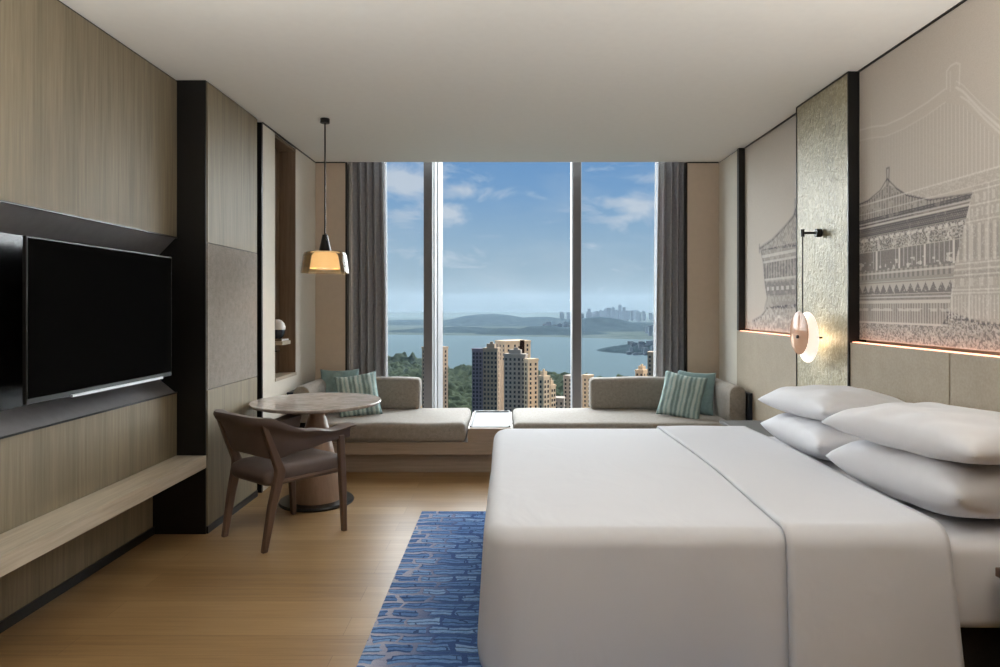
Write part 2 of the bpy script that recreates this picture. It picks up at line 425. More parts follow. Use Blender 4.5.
# windows
for k, (x0, x1) in enumerate(((-1.62, -.81), (-.645, .614), (.712, 1.80))):
    w = struct(box('window_%d' % (k+1), x0, x1, 6.555, 6.565, .22, 3.02, M['glass']))
    f = box('window_frame', x0, x1, 6.53, 6.6, 3.0, 3.02, M['mullion'], w)
struct(box('wall_sill', -1.62, 1.80, 6.5, 6.62, 0, .22, M['mullion']))
struct(box('trim_17', -.808, -.728, 6.385, 6.60, .0, 3.02, M['mullion']))
bm = bmesh.new()
PW = [(-.727, 6.39), (-.712, 6.43), (-.707, 6.425), (-.688, 6.50), (-.683, 6.495), (-.645, 6.60), (-.727, 6.60)]
a_ = [bm.verts.new((x, y, 0)) for x, y in PW]; b_ = [bm.verts.new((x, y, 3.02)) for x, y in PW]
for i in range(len(PW)): bm.faces.new((a_[i], a_[(i+1) % len(PW)], b_[(i+1) % len(PW)], b_[i]))
bm.faces.new(list(reversed(a_))); bm.faces.new(b_)
struct(bm_obj('trim_18', bm, M['mullion_light']))
struct(box('trim_19', .628, .710, 6.46, 6.60, 0, 3.02, M['mullion'], bevel=.006))
bm = bmesh.new(); bx(bm, .620, .628, 6.50, 6.60, 0, 3.02); bx(bm, .706, .716, 6.50, 6.60, 0, 3.02)
struct(bm_obj('trim_20', bm, M['mullion_light']))

# ------------------------------------------------------------------ curtains
def curtain(name, x0, x1, y, label, mat, folds, amp, flare, side, seed, cat='curtain'):
    rnd = random.Random(seed); n = folds*14; nz = 24
    bm = bmesh.new(); rows = []
    ph = [rnd.uniform(-.5, .5) for _ in range(folds+2)]
    for k in range(nz+1):
        z = .03+(2.98-.03)*k/nz; t = 1-k/nz; row = []
        for i in range(n+1):
            s = i/n; w = (x1-x0); x = x0+w*s
            if side > 0: x += flare*math.sin(min(1, t*1.3)*PI/2)*s
            else: x -= flare*math.sin(min(1, t*1.3)*PI/2)*(1-s)
            a = s*folds*2*PI+ph[int(s*folds)]*.6*math.sin(s*folds*PI) + .25*math.sin(3*t+s*9)
            row.append(bm.verts.new((x+.012*math.sin(2*a), y+amp*math.sin(a)*(.75+.35*t), z)))
        rows.append(row)
    for a, b in zip(rows, rows[1:]):
        for i in range(n): bm.faces.new((a[i], a[i+1], b[i+1], b[i]))
    o = bm_obj(name, bm, mat, None, True)
    md = o.modifiers.new('t', 'SOLIDIFY'); md.thickness = .004
    tag(o, label, cat)
    return o
curtain('curtain', -1.525, -1.185, 6.36, 'grey floor-length pleated curtain gathered at the window edge beside the pendant lamp', M['curtain'], 5, .045, .035, 1, 1)
curtain('curtain', 1.445, 1.69, 6.36, 'grey pleated curtain gathered at the window edge on the bed side of the room', M['curtain'], 4, .045, .03, -1, 2)
curtain('sheer_curtain', -1.50, -1.175, 6.45, 'thin white sheer behind the grey curtain near the pendant lamp', M['sheer'], 6, .018, .02, 1, 3, 'sheer curtain')
curtain('sheer_curtain', 1.425, 1.69, 6.45, 'thin white sheer behind the grey curtain on the bed side', M['sheer'], 6, .018, .02, -1, 4, 'sheer curtain')

# ------------------------------------------------------------------ window bench and its cushions
b = thing('window_bench', (0, 5.8, 0), 'long low walnut bench built along the window wall', 'bench')
box('platform', -1.786, 1.948, 5.36, 6.2, .16, .262, M['bench_wood'], b, bevel=.003)
box('centre_block', -.325, .035, 5.36, 6.2, .262, .374, M['bench_wood'], b, bevel=.003)
box('plinth', -1.786, 1.948, 5.45, 6.18, 0, .16, M['bench_wood'], b)
tr = thing('serving_tray', (-.145, 5.79, .375), 'white lacquered tray with dark far rim set between the two bench seats', 'tray')
box('tray_base', -.31, .02, 5.40, 6.17, .375, .380, M['white_lacquer'], tr)
box('far_rim', -.31, .02, 6.155, 6.17, .380, .390, M['black'], tr)['label'] = 'dark rim'
box('side_rim', -.31, -.296, 5.40, 6.155, .380, .388, M['white_lacquer'], tr)
box('side_rim', .006, .02, 5.40, 6.155, .380, .388, M['white_lacquer'], tr)
o = cushion_box('seat_cushion', -1.60, -.338, 5.335, 6.19, .264, .417, M['sofa'], .04, seed=1); tag(o, 'long grey linen seat cushion on the bench behind the round table', 'seat cushion')
o = cushion_box('seat_cushion', .045, 1.93, 5.335, 6.19, .264, .417, M['sofa'], .04, seed=2); tag(o, 'long grey linen seat cushion on the bench directly behind the bed', 'seat cushion')
o = cushion_box('back_cushion', -1.60, -.80, 6.03, 6.19, .418, .70, M['sofa'], .035, seed=3); tag(o, 'grey linen back cushion against the window behind the round table', 'back cushion')
o = cushion_box('back_cushion', .75, 1.77, 6.03, 6.19, .418, .70, M['sofa'], .035, seed=4); tag(o, 'grey linen back cushion against the window behind the bed', 'back cushion')
def bolster(x0, x1, label):
    bm = bmesh.new(); n = 10; prof = []
    w = x1-x0
    prof = [(x0+.01, .0), (x0, .02), (x0, .2)]
    for i in range(n+1):
        a = PI-PI*i/n; prof.append(((x0+x1)/2+w/2*math.cos(a), .225+.065*math.sin(a)))
    prof += [(x1, .2), (x1, .02), (x1-.01, 0)]
    rings = []
    for y, s in ((5.375, .93), (5.38, .97), (5.395, 1), (5.6, 1), (5.8, 1), (6.0, 1), (6.025, 1)):
        rings.append([bm.verts.new(((x-(x0+x1)/2)*s+(x0+x1)/2, y, .419+(z-.14)*s*1.04+.14)) for x, z in prof])
    for a, c in zip(rings, rings[1:]):
        for i in range(len(a)): bm.faces.new((a[i], a[(i+1) % len(a)], c[(i+1) % len(a)], c[i]))
    bm.faces.new(rings[0]); bm.faces.new(list(reversed(rings[-1])))
    o = bm_obj('arm_bolster', bm, M['sofa'], None, True); o.data.set_sharp_from_angle(angle=math.radians(50))
    return tag(o, label, 'bolster')
bolster(-1.735, -1.60, 'grey linen arm bolster along the white wall behind the round table').location.z = -.0
bolster(1.785, 1.92, 'grey linen arm bolster along the wall between the bed and the window')
o = box('bolster_board', -1.79, -1.738, 5.39, 6.19, .262, .66, M['navy'], bevel=.004); tag(o, 'dark upright board between the white wall and the arm bolster', 'backboard')
o = box('bolster_board', 1.923, 1.962, 5.33, 6.19, .262, .66, M['navy'], bevel=.004); tag(o, 'dark upright board between the arm bolster and the wall on the bed side', 'backboard')
# throw pillows
def toss(label, mat, loc, rot, L, W, Hh, seed):
    o = pillow_mesh('throw_pillow', L, W, Hh, mat, loc, rot, seed, 26, wr=.004)
    return tag(o, label, 'throw pillow', 'throw pillows on the window bench')
toss('plain teal throw pillow in the corner of the bench behind the round table', M['teal'], (-1.50, 5.93, .612), (math.radians(74), 0, math.radians(10)), .34, .38, .11, 1)
toss('striped teal throw pillow leaning in front of the plain one behind the table', M['stripes'], (-1.29, 5.74, .588), (math.radians(64), math.radians(-8), math.radians(14)), .36, .40, .12, 2)
toss('striped teal throw pillow leaning on the bench behind the bed', M['stripes'], (1.475, 5.66, .594), (math.radians(68), math.radians(9), math.radians(-24)), .36, .40, .12, 3)
toss('plain teal throw pillow tucked between the striped one and the bolster', M['teal'], (1.635, 5.82, .60), (math.radians(72), math.radians(3), math.radians(-20)), .33, .39, .11, 4)

# ------------------------------------------------------------------ television
tv = thing('television', (-1.93, 3.2, .965), 'large black flat television mounted in the dark wall recess', 'television')
box('housing', -1.918, -1.902, 2.632, 3.772, .962, 1.633, M['black'], tv, bevel=.003)
box('screen', -1.902, -1.899, 2.642, 3.762, .985, 1.625, M['screen'], tv)
box('lower_trim', -1.903, -1.893, 2.90, 3.66, .957, .968, M['chrome'], tv)['label'] = 'silver strip'
box('wall_bracket', -2.074, -1.918, 3.0, 3.4, 1.15, 1.45, M['black'], tv)

# ------------------------------------------------------------------ round table
t = thing('round_table', (-1.328, 4.63, 0), 'round marble topped table on a conical wooden pedestal', 'table')
R = .441
lathe('table_top', [(0, .668), (R-.05, .668), (R-.012, .678), (R-.002, .688), (R, .694), (R-.003, .70), (0, .70)], M['marble'], t, n=96)
lathe('pedestal', [(.0, .022), (.168, .022), (.166, .05), (.15, .16), (.118, .34), (.085, .50), (.066, .575), (.056, .60), (.057, .63), (.075, .655), (.11, .668), (0, .668)], M['ped_wood'], t, n=64)
lathe('base_plate', [(0, 0), (.25, 0), (.253, .008), (.247, .02), (0, .022)], M['black'], t, n=64)

# ------------------------------------------------------------------ armchair
ang = math.atan2(-.619, .785)
ch = thing('armchair', (-1.348, 3.987, 0), 'taupe leather armchair with walnut legs drawn up to the round table', 'chair', rz=ang)
def leg(pts, w, name='leg'):
    bm = bmesh.new(); rings = []
    for (x, y, z), (a, b_) in zip(pts, w):
        rings.append([bm.verts.new((x+sx*a/2, y+sy*b_/2, z)) for sx, sy in ((-1, -1), (1, -1), (1, 1), (-1, 1))])
    for a, c in zip(rings, rings[1:]):
        for i in range(4): bm.faces.new((a[i], a[(i+1) % 4], c[(i+1) % 4], c[i]))
    bm.faces.new(rings[0]); bm.faces.new(list(reversed(rings[-1])))
    return bm_obj(name, bm, M['dark_wood'], ch, False, bevel=.006)
for s in (-1, 1):
    leg([(s*.208, -.25, 0), (s*.214, -.205, .25), (s*.222, -.165, .41), (s*.224, -.163, .44), (s*.232, -.21, .55), (s*.236, -.272, .71)],
        [(.030, .032), (.038, .044), (.038, .056), (.038, .056), (.034, .042), (.028, .030)])
    leg([(s*.26, .25, 0), (s*.263, .235, .3), (s*.266, .22, .55), (s*.266, .218, .585)], [(.030, .030), (.036, .040), (.034, .038), (.034, .038)])
# seat
bm = bmesh.new(); rings = []
prof = [(.0, .345), (.75, .345), (.94, .352), (1.0, .375), (1.0, .415), (.97, .44), (.88, .455), (.6, .464), (.3, .467), (0, .468)]
base = rrect(1, 1, .22, 8)
for s, z in prof[1:-1]:
    rings.append([bm.verts.new((x*(.226+.020*y)*s, y*.262*s+.03, z-(.012*max(0, -y) if z > .4 else 0))) for x, y in base])
for a, c in zip(rings, rings[1:]):
    for i in range(len(a)): bm.faces.new((a[i], a[(i+1) % len(a)], c[(i+1) % len(a)], c[i]))
bm.faces.new(list(reversed(rings[0]))); bm.faces.new(rings[-1])
bm_obj('seat', bm, M['leather'], ch, True)
# wrap-around backrest
bm = bmesh.new(); N = 56; rings = []
def path(u):      # u -1..1 from one arm end to the other
    s = 1 if u > 0 else -1; a = abs(u)
    if a > .52:   # arm
        k = (a-.52)/.48; return (s*(.252+.022*k), -.165+.445*k)
    k = a/.52*PI/2   # curved back
    return (s*.252*math.sin(k)**.75, -.165-.135*math.cos(k)**.8)
def lerp(tab, a):
    for (x0, y0), (x1, y1) in zip(tab, tab[1:]):
        if a <= x1:
            q = (a-x0)/(x1-x0); q = q*q*(3-2*q); return y0+(y1-y0)*q
    return tab[-1][1]
for i in range(N+1):
    u = -1+2*i/N; a = abs(u); x, y = path(u); x2, y2 = path(min(1, u+.02)); x1, y1 = path(max(-1, u-.02))
    d = Vector((x2-x1, y2-y1)).normalized(); nx, ny = d.y, -d.x      # outward normal
    if nx*x+ny*(y+.0) < 0: nx, ny = -nx, -ny
    zt = lerp([(0, .755), (.36, .745), (.70, .655), (.85, .632), (1, .652)], a)
    zb = lerp([(0, .52), (.5, .50), (.70, .53), (.85, .556), (1, .562)], a)
    lean = .075*min(1, max(0, (.85-a)/.4)); ins_ = -.05*min(1, max(0, (.85-a)/.4)); aw = 1+.9*max(0, (a-.6)/.4)   # top leans outward at the back
    sec = []
    hgt = zt-zb
    for (o_, q) in ((-.016, 0), (-.002, 0), (.003, .1), (.003, .5), (.008, .72), (.030, .80), (.034, .92), (.024, 1.0), (-.012, 1.0), (-.028, .93), (-.028, .8), (-.022, .5), (-.02, .1)):
        off = o_*aw+lean*q+ins_
        sec.append(bm.verts.new((x+nx*off, y+ny*off, zb+hgt*q)))
    rings.append(sec)
for a, c in zip(rings, rings[1:]):
    for i in range(len(a)): bm.faces.new((a[i], a[(i+1) % len(a)], c[(i+1) % len(a)], c[i]))
bm.faces.new(rings[0]); bm.faces.new(list(reversed(rings[-1])))
o = bm_obj('backrest', bm, M['leather'], ch, True); o.data.set_sharp_from_angle(angle=math.radians(60))
for s in (-1, 1):
    bm = bmesh.new(); tube_bm(bm, [(s*.225, -.16, .375), (s*.245, .215, .375)], .012, 8); bm_obj('side_rail', bm, M['dark_wood'], ch)

# ------------------------------------------------------------------ pendant lamp
p = thing('pendant_lamp', (-1.312, 4.78, 0), 'pendant lamp with amber glass shade on a thin black rod over the round table', 'lamp')
p.location.z = H
lathe('canopy', [(0, 0), (.033, 0), (.033, -.032), (0, -.032)], M['black'], p, n=24)
lathe('rod', [(.006, -.03), (.006, -.84), (0, -.84)], M['black'], p, n=12)
lathe('socket_cone', [(0, -.832), (.018, -.832), (.045, -.953), (.05, -.958), (0, -.958)], M['black'], p, n=32)
M['lamp_shade'] = None
t_ = NT('frosted_amber_shade'); t_.b.inputs['Base Color'].default_value = srgb(240, 205, 150)
t_.b.inputs['Emission Color'].default_value = srgb(255, 214, 158); t_.b.inputs['Emission Strength'].default_value = 1.1; t_.b.inputs['Roughness'].default_value = .5
M['lamp_shade'] = t_.m
lathe('inner_shade', [(.0, -.955), (.095, -.955), (.108, -.962), (.112, -1.07), (.108, -1.075), (.10, -1.07), (.09, -.975), (0, -.972)], M['lamp_shade'], p, n=48)
lathe('glass_shade', [(.05, -.953), (.12, -.953), (.142, -.962), (.152, -.985), (.167, -1.105), (.164, -1.107), (.148, -.99), (.138, -.968), (.12, -.96), (.05, -.96)], M['amber_glass'], p, n=64)
lathe('lamp_disc', [(0, -1.06), (.06, -1.06), (.06, -1.075), (0, -1.075)], M['chrome'], p, n=32)

# ------------------------------------------------------------------ niche shelf, book, ornament
ns = box('niche_shelf', -1.929, -1.80, 5.32, 5.52, 1.045, 1.075, M['veneer_light'], bevel=.002)
ns.data.materials.clear(); ns.data.materials.append(M['veneer_light'])
tag(ns, 'small pale wood shelf block inside the tall wall niche', 'shelf')
o = box('shelf_bracket', -1.929, -1.86, 5.36, 5.44, .99, 1.0, M['black']); o.parent = ns; o.location = (-1.895-ns.location.x, 5.40-ns.location.y, -.055)
bk = thing('book', (-1.87, 5.41, 1.076), 'thin dark book lying on the niche shelf under the ornament', 'book')
box('cover', -1.925, -1.81, 5.33, 5.50, 1.0765, 1.092, M['veneer_brown'], bk)
box('pages', -1.922, -1.808, 5.335, 5.495, 1.079, 1.0895, M['white_ceramic'], bk)
orn = thing('ornament', (-1.872, 5.41, 1.0925), 'round ornament with white dome over a dark ball in the wall niche', 'ornament')
lathe('dark_bowl', [(0, 0), (.03, 0), (.05, .02), (.06, .05), (.058, .075), (0, .075)], M['navy'], orn, n=32)
lathe('white_dome', [(0, .075), (.062, .075), (.064, .095), (.055, .125), (.035, .148), (.015, .156), (0, .157)], M['white_ceramic'], orn, n=32)

# ------------------------------------------------------------------ murals (drawn as vertex colours on the textile)
def hsh(a, b):
    s = np.sin(a*127.1+b*311.7)*43758.5453; return s-np.floor(s)
def vnoise(x, y):
    xi, yi = np.floor(x), np.floor(y); xf, yf = x-xi, y-yi; xf = xf*xf*(3-2*xf); yf = yf*yf*(3-2*yf)
    return (hsh(xi, yi)*(1-xf)+hsh(xi+1, yi)*xf)*(1-yf)+(hsh(xi, yi+1)*(1-xf)+hsh(xi+1, yi+1)*xf)*yf
def seg(D, Z, a, b, w):
    ax, ay = a; bx_, by = b; dx, dy = bx_-ax, by-ay; L = dx*dx+dy*dy
    t = np.clip(((D-ax)*dx+(Z-ay)*dy)/L, 0, 1); d = np.hypot(D-ax-t*dx, Z-ay-t*dy)
    return np.clip(1.4-d/w, 0, 1)
def pline(D, Z, pts, w):
    r = np.zeros_like(D)
    for a, b in zip(pts, pts[1:]): r = np.maximum(r, seg(D, Z, a, b, w))
    return r
def poly(D, Z, pts):
    ins = np.zeros(D.shape, bool); n = len(pts)
    for i in range(n):
        x1, y1 = pts[i]; x2, y2 = pts[(i+1) % n]
        c = ((y1 > Z) != (y2 > Z)) & (D < (x2-x1)*(Z-y1)/((y2-y1) if y2 != y1 else 1e-9)+x1); ins ^= c
    return ins.astype(float)
def band(Z, a, b): return ((Z > a) & (Z < b)).astype(float)
def mural(name, y0, y1, z0, z1, drawf, step, label, X=2.01):
    ny, nz = int((y1-y0)/step)+1, int((z1-z0)/step)+1
    D, Z = np.meshgrid(np.linspace(y0, y1, ny), np.linspace(z0, z1, nz), indexing='ij')
    dark, light = drawf(D, Z)
    base = np.array(srgb(198, 189, 178)[:3]); dk = np.array(srgb(108, 103, 104)[:3]); lt = np.array(srgb(220, 214, 206)[:3])
    dark = np.clip(dark, 0, 1)[..., None]; light = np.clip(light, 0, 1)[..., None]
    c = base*(1-dark)+dk*dark; c = c*(1-light)+lt*light
    c = np.concatenate([c, np.ones(c.shape[:2]+(1,))], -1).reshape(-1, 4).astype(np.float32)
    co = np.stack([np.full(D.shape, X), D, Z], -1).reshape(-1, 3).astype(np.float32)
    idx = np.arange(ny*nz).reshape(ny, nz)
    q = np.stack([idx[:-1, :-1], idx[:-1, 1:], idx[1:, 1:], idx[1:, :-1]], -1).reshape(-1, 4)
    # thickness: a back sheet + border handled by a plain box-shaped rim
    nb = len(co); back = np.array([[X+.03, y0, z0], [X+.03, y0, z1], [X+.03, y1, z1], [X+.03, y1, z0]], np.float32)
    co2 = np.concatenate([co, back]); c2 = np.concatenate([c, np.tile(np.append(base, 1), (4, 1)).astype(np.float32)])
    faces = q.tolist()
    C00, C01, C11, C10 = int(idx[0, 0]), int(idx[0, -1]), int(idx[-1, -1]), int(idx[-1, 0])
    faces += [[nb+3, nb+2, nb+1, nb], [C00, nb, nb+1, C01], [C01, nb+1, nb+2, C11], [C11, nb+2, nb+3, C10], [C10, nb+3, nb, C00]]
    me = bpy.data.meshes.new(name); me.from_pydata(co2.tolist(), [], faces)
    at = me.color_attributes.new('ink', 'FLOAT_COLOR', 'POINT'); at.data.foreach_set('color', c2.ravel())
    o = link(name, me, M['mural']); return tag(o, label, 'mural', 'temple murals on the headboard wall')

def draw_right(D, Z):
    n1 = vnoise(D*150, Z*150); n2 = vnoise(D*45, Z*60); n3 = vnoise(D*260, Z*260)
    dark = np.zeros_like(D); light = np.zeros_like(D)
    # right-hand boundary of the dark building
    edge = np.interp(Z, [1.15, 1.29, 1.55, 1.84], [3.06, 3.045, 2.998, 2.888])
    inside = (D > edge).astype(float); outside = 1-inside
    # small roof
    roof = poly(D, Z, [(3.535, 2.0), (3.45, 1.965), (3.361, 1.915), (3.183, 1.862), (2.888, 1.84), (2.92, 1.815), (3.9, 1.80), (3.9, 1.935), (3.72, 1.945), (3.62, 1.965)])
    dark += roof*(.25+.4*(np.sin(D*260) > .1)*(n2 > .35)+.2*n1)
    dark += pline(D, Z, [(3.9, 1.93), (3.72, 1.945), (3.6, 1.98), (3.535, 2.03), (3.45, 1.965), (3.361, 1.915), (3.183, 1.862), (2.888, 1.842)], .005)*.7
    dark += pline(D, Z, [(3.535, 2.0), (3.54, 2.085), (3.515, 2.085), (3.52, 2.0)], .006)*.7
    # heavy eave of the dark building: long hatch lines
    ev = band(Z, 1.735, 1.84)*inside
    dark += ev*(.45+.45*(np.sin(Z*620) > -.2)*(n2 > .25))
    light += ev*(np.abs(Z-1.797) < .004)*.8+ev*(np.abs(Z-1.815) < .003)*.6
    dark += band(Z, 1.742, 1.79)*inside*(.25*(np.sin(D*420+Z*300) > 0)+.25)
    # bracket band
    bb = band(Z, 1.655, 1.735)*inside
    dark += bb*(.25+.5*(vnoise(D*120, Z*150) > .5)+.2*n1); light += bb*(np.abs(Z-1.722) < .007)*(np.sin(D*130) > -.3)*.8
    light += bb*(np.abs(np.sin(D*22+n2)) > .97)*.6
    light += bb*(vnoise(D*150, Z*170) > .68)*.6
    # dark windows between pale posts
    wr_ = band(Z, 1.548, 1.652)*inside
    post = (np.abs(((D-2.998)*1/.21) % 1-.0) < .07).astype(float); mull = (((D-2.998)/.035) % 1 < .22).astype(float)
    dark += wr_*(.85-.15*n1)*(1-post); light += wr_*np.clip(post*.8+mull*.45*(Z > 1.56)*(vnoise(D*6, D*0) > .3), 0, 1)
    light += wr_*(vnoise(D*40, Z*60) > .72)*(Z < 1.6)*.7
    # rail and cornices
    dark += band(Z, 1.50, 1.548)*inside*(.35+.4*(np.sin(D*160) > .2)); light += band(Z, 1.527, 1.537)*inside*.7
    dark += band(Z, 1.478, 1.50)*inside*.45; light += band(Z, 1.483, 1.489)*.5*inside
    tri = (np.abs(((D/.06) % 1)-.5) < (1.468-Z)/.046*.5+.04)
    dark += band(Z, 1.42, 1.472)*inside*(.25+.6*tri*(n1 > .2)); light += band(Z, 1.42, 1.472)*inside*(1-tri)*.35
    dark += band(Z, 1.385, 1.415)*inside*(.5+.3*n1); light += band(Z, 1.398, 1.404)*inside*.7
    light += band(Z, 1.37, 1.383)*inside*.5
    bal = (((D/.021) % 1) < .55)
    dark += band(Z, 1.268, 1.37)*inside*(.6*bal+.15)*(.7+.3*n1); light += band(Z, 1.33, 1.345)*inside*(n2 > .4)*.6
    light += band(Z, 1.262, 1.272)*inside*.6
    # lower roof: noise texture, all along the base
    low = np.interp(D, [2.0, 2.72, 2.87, 3.03, 3.1], [1.272, 1.277, 1.285, 1.327, 1.262])
    lowm = ((Z < low) & (D < 3.1)) | ((Z < 1.262) & (D >= 3.1))
    dark += lowm*(Z > 1.17)*(.2+.5*(vnoise(D*120, Z*140) > .5)+.25*n3); light += lowm*(vnoise(D*150+9, Z*150) > .62)*.5
    dark += pline(D, Z, [(3.06, 1.335), (3.0, 1.315), (2.87, 1.287), (2.72, 1.277), (2.2, 1.29)], .008)*.8*(np.sin(D*190) > -.4)
    # pale large hall behind
    R_ = [(3.81, 2.36), (3.68, 2.345), (3.55, 2.318), (3.39, 2.315), (3.2, 2.33), (3.066, 2.352)]
    light += pline(D, Z, R_, .005)*.55; light += pline(D, Z, [(d, z-.06) for d, z in R_], .004)*.4
    R2 = [(2.99, 2.335), (2.945, 2.302), (2.833, 2.185), (2.724, 2.084), (2.6, 2.02), (2.3, 1.95)]
    light += pline(D, Z, R2, .006)*.7; light += pline(D, Z, [(d-.03, z-.05) for d, z in R2], .005)*.6
    light += pline(D, Z, [(d, z+.028) for d, z in R2], .003)*.5
    light += pline(D, Z, [(3.055, 2.35), (3.055, 2.43), (3.03, 2.445), (2.99, 2.445), (2.965, 2.43), (2.97, 2.34)], .005)*.6
    light += pline(D, Z, [(3.03, 2.42), (3.03, 2.33)], .004)*.4
    light += pline(D, Z, [(3.68, 2.27), (3.69, 2.45)], .004)*.25
    top = np.interp(D, [2.3, 2.6, 2.724, 2.833, 2.945, 3.066, 3.2, 3.39, 3.55, 3.81], [1.88, 1.96, 2.03, 2.13, 2.24, 2.29, 2.27, 2.255, 2.26, 2.29])
    hat = (((D/.026) % 1) < .28)*(Z < top)*(Z > 1.925)
    fade = np.clip((3.75-D)/.8, .25, 1)
    light += hat*(1-np.clip(dark, 0, 1))*.42*fade
    dark += (Z < top)*(Z > 1.925)*.06
    light += pline(D, Z, [(3.9, 1.925), (2.2, 1.925)], .004)*.75; light += pline(D, Z, [(3.9, 1.872), (2.2, 1.872)], .003)*.5
    eb = band(Z, 1.872, 1.925)*(1-roof); dark += eb*.12; light += eb*(n1 > .55)*.35
    # pale facade to the right of the dark building
    fm = outside*band(Z, 1.29, 1.872)
    dark += fm*.17
    light += fm*((((D-2.9)/.115) % 1) < .07)*.5
    for z0, z1, per, s in ((1.80, 1.835, .05, .5), (1.74, 1.775, .03, .5), (1.55, 1.71, .045, .5), (1.44, 1.475, .06, .5), (1.30, 1.40, .022, .5)):
        light += outside*band(Z, z0, z1)*(((D/per) % 1) < .4)*s
    for z in (1.85, 1.79, 1.72, 1.54, 1.515, 1.49, 1.425, 1.41): light += outside*(np.abs(Z-z) < .0035)*.6
    dark += outside*band(Z, 1.56, 1.70)*(((D/.045) % 1) > .55)*.18; dark += outside*band(Z, 1.475, 1.51)*.15
    light += outside*fm*(vnoise(D*140, Z*140) > .7)*.35
    return dark*.92, light

def draw_left(D, Z):
    n1 = vnoise(D*110, Z*110); n2 = vnoise(D*40, Z*50)
    dark = np.zeros_like(D); light = np.zeros_like(D)
    roof = [(4.45, 2.12), (4.66, 2.03), (4.70, 1.99), (4.84, 1.935), (5.08, 1.86), (5.32, 1.82)]
    rp = poly(D, Z, [(4.3, 2.12)]+roof+[(5.3, 1.80), (4.3, 1.76)])
    dark += rp*(.22+.3*(n2 > .5)+.2*(np.sin((D+Z)*160) > .3)); dark += pline(D, Z, roof, .012)*.6
    dark += pline(D, Z, [(4.665, 2.0), (4.665, 2.10)], .014)*.6
    dark += pline(D, Z, [(5.33, 1.845), (5.33, 1.79)], .014)*.6
    edge = np.interp(Z, [1.30, 1.42, 1.55, 1.7, 1.8], [5.22, 5.17, 5.22, 5.25, 5.3])
    bd = (D < edge)*band(Z, 1.34, 1.80)
    dark += bd*(.3+.25*(n2 > .45)+.2*n1)
    light += bd*(np.abs(Z-1.745) < .01)*.6+bd*(np.abs(Z-1.70) < .006)*.5+bd*(np.abs(Z-1.56) < .008)*.5
    dark += bd*band(Z, 1.57, 1.69)*(((D/.05) % 1) < .55)*.4
    dark += bd*band(Z, 1.44, 1.54)*.3; light += bd*(np.abs(Z-1.49) < .012)*(((D/.09) % 1) < .5)*.6
    dark += pline(D, Z, [(edge_, z) for edge_, z in ((5.3, 1.8), (5.25, 1.7), (5.22, 1.55), (5.17, 1.42), (5.22, 1.34))], .014)*.45
    lo = [(5.48, 1.235), (5.3, 1.275), (5.17, 1.34), (5.0, 1.30), (4.85, 1.26)]
    lp = poly(D, Z, lo+[(4.3, 1.26), (4.3, 1.34), (5.17, 1.34)])
    z_lo = np.interp(-D, [-5.5, -5.3, -5.17, -5.0, -4.3], [1.23, 1.275, 1.34, 1.36, 1.38])
    lm = (Z < z_lo)*(Z > 1.17); dark += lm*(.2+.35*(n2 > .5)+.2*n1); light += lm*(vnoise(D*50, Z*50) > .65)*.4
    dark += pline(D, Z, [(5.48, 1.235), (5.3, 1.275), (5.17, 1.34)], .01)*.6
    light += pline(D, Z, [(5.1, 1.2), (4.95, 1.28), (4.8, 1.24), (4.6, 1.3)], .01)*.5
    return dark*.75, light
mural('wall_mural', 1.2, 3.812, 1.165, 2.692, draw_right, .0036, 'large textile mural of overlapping temple halls in dark and pale lines above the pillows')
mural('wall_mural', 4.505, 5.654, 1.165, 2.692, draw_left, .0055, 'narrow textile mural of one curved temple roof beside the window wall')

# ------------------------------------------------------------------ headboard wall
hb = thing('headboard', (2.0, 2.6, 0), 'beige leather padded headboard behind the pillows under the large mural', 'headboard')
hb2 = box('wall_cushion', 1.955, 2.049, 4.505, 5.70, .10, 1.147, M['headboard'], bevel=.004)
tag(hb2, 'beige leather padded panel between the glass panel and the window bench', 'wall padding')
for y0, y1 in ((2.955, 3.812), (2.05, 2.949), (1.15, 2.044)):
    box('panel', 1.955, 2.049, y0, y1, .10, 1.147, M['headboard'], hb, bevel=.004)
gp = thing('glass_wall_panel', (2.0, 4.16, 0), 'tall rippled champagne glass panel between the two murals carrying the wall lamp', 'wall panel')
box('glass_face', 1.950, 1.960, 3.825, 4.500, .35, 2.690, M['wavy'], gp)
box('frame', 1.960, 2.049, 3.814, 4.503, .10, 2.698, M['black'], gp)
box('frame_edge', 1.945, 1.960, 3.812, 3.822, .10, 2.698, M['black'], gp); box('frame_edge', 1.945, 1.960, 4.498, 4.503, .10, 2.698, M['black'], gp)
box('frame_edge', 1.945, 1.960, 3.822, 4.498, 2.69, 2.698, M['black'], gp)
M['led'] = emit('warm_led', srgb(255, 184, 152), 2.4)
for k, (y0, y1, w) in enumerate(((1.2, 3.805, 'below the large mural'), (4.51, 5.65, 'below the narrow mural'))):
    o = box('light_strip', 1.966, 2.0, y0, y1, 1.1475, 1.1515, M['led']); tag(o, 'glowing peach coloured light strip '+w, 'light strip')
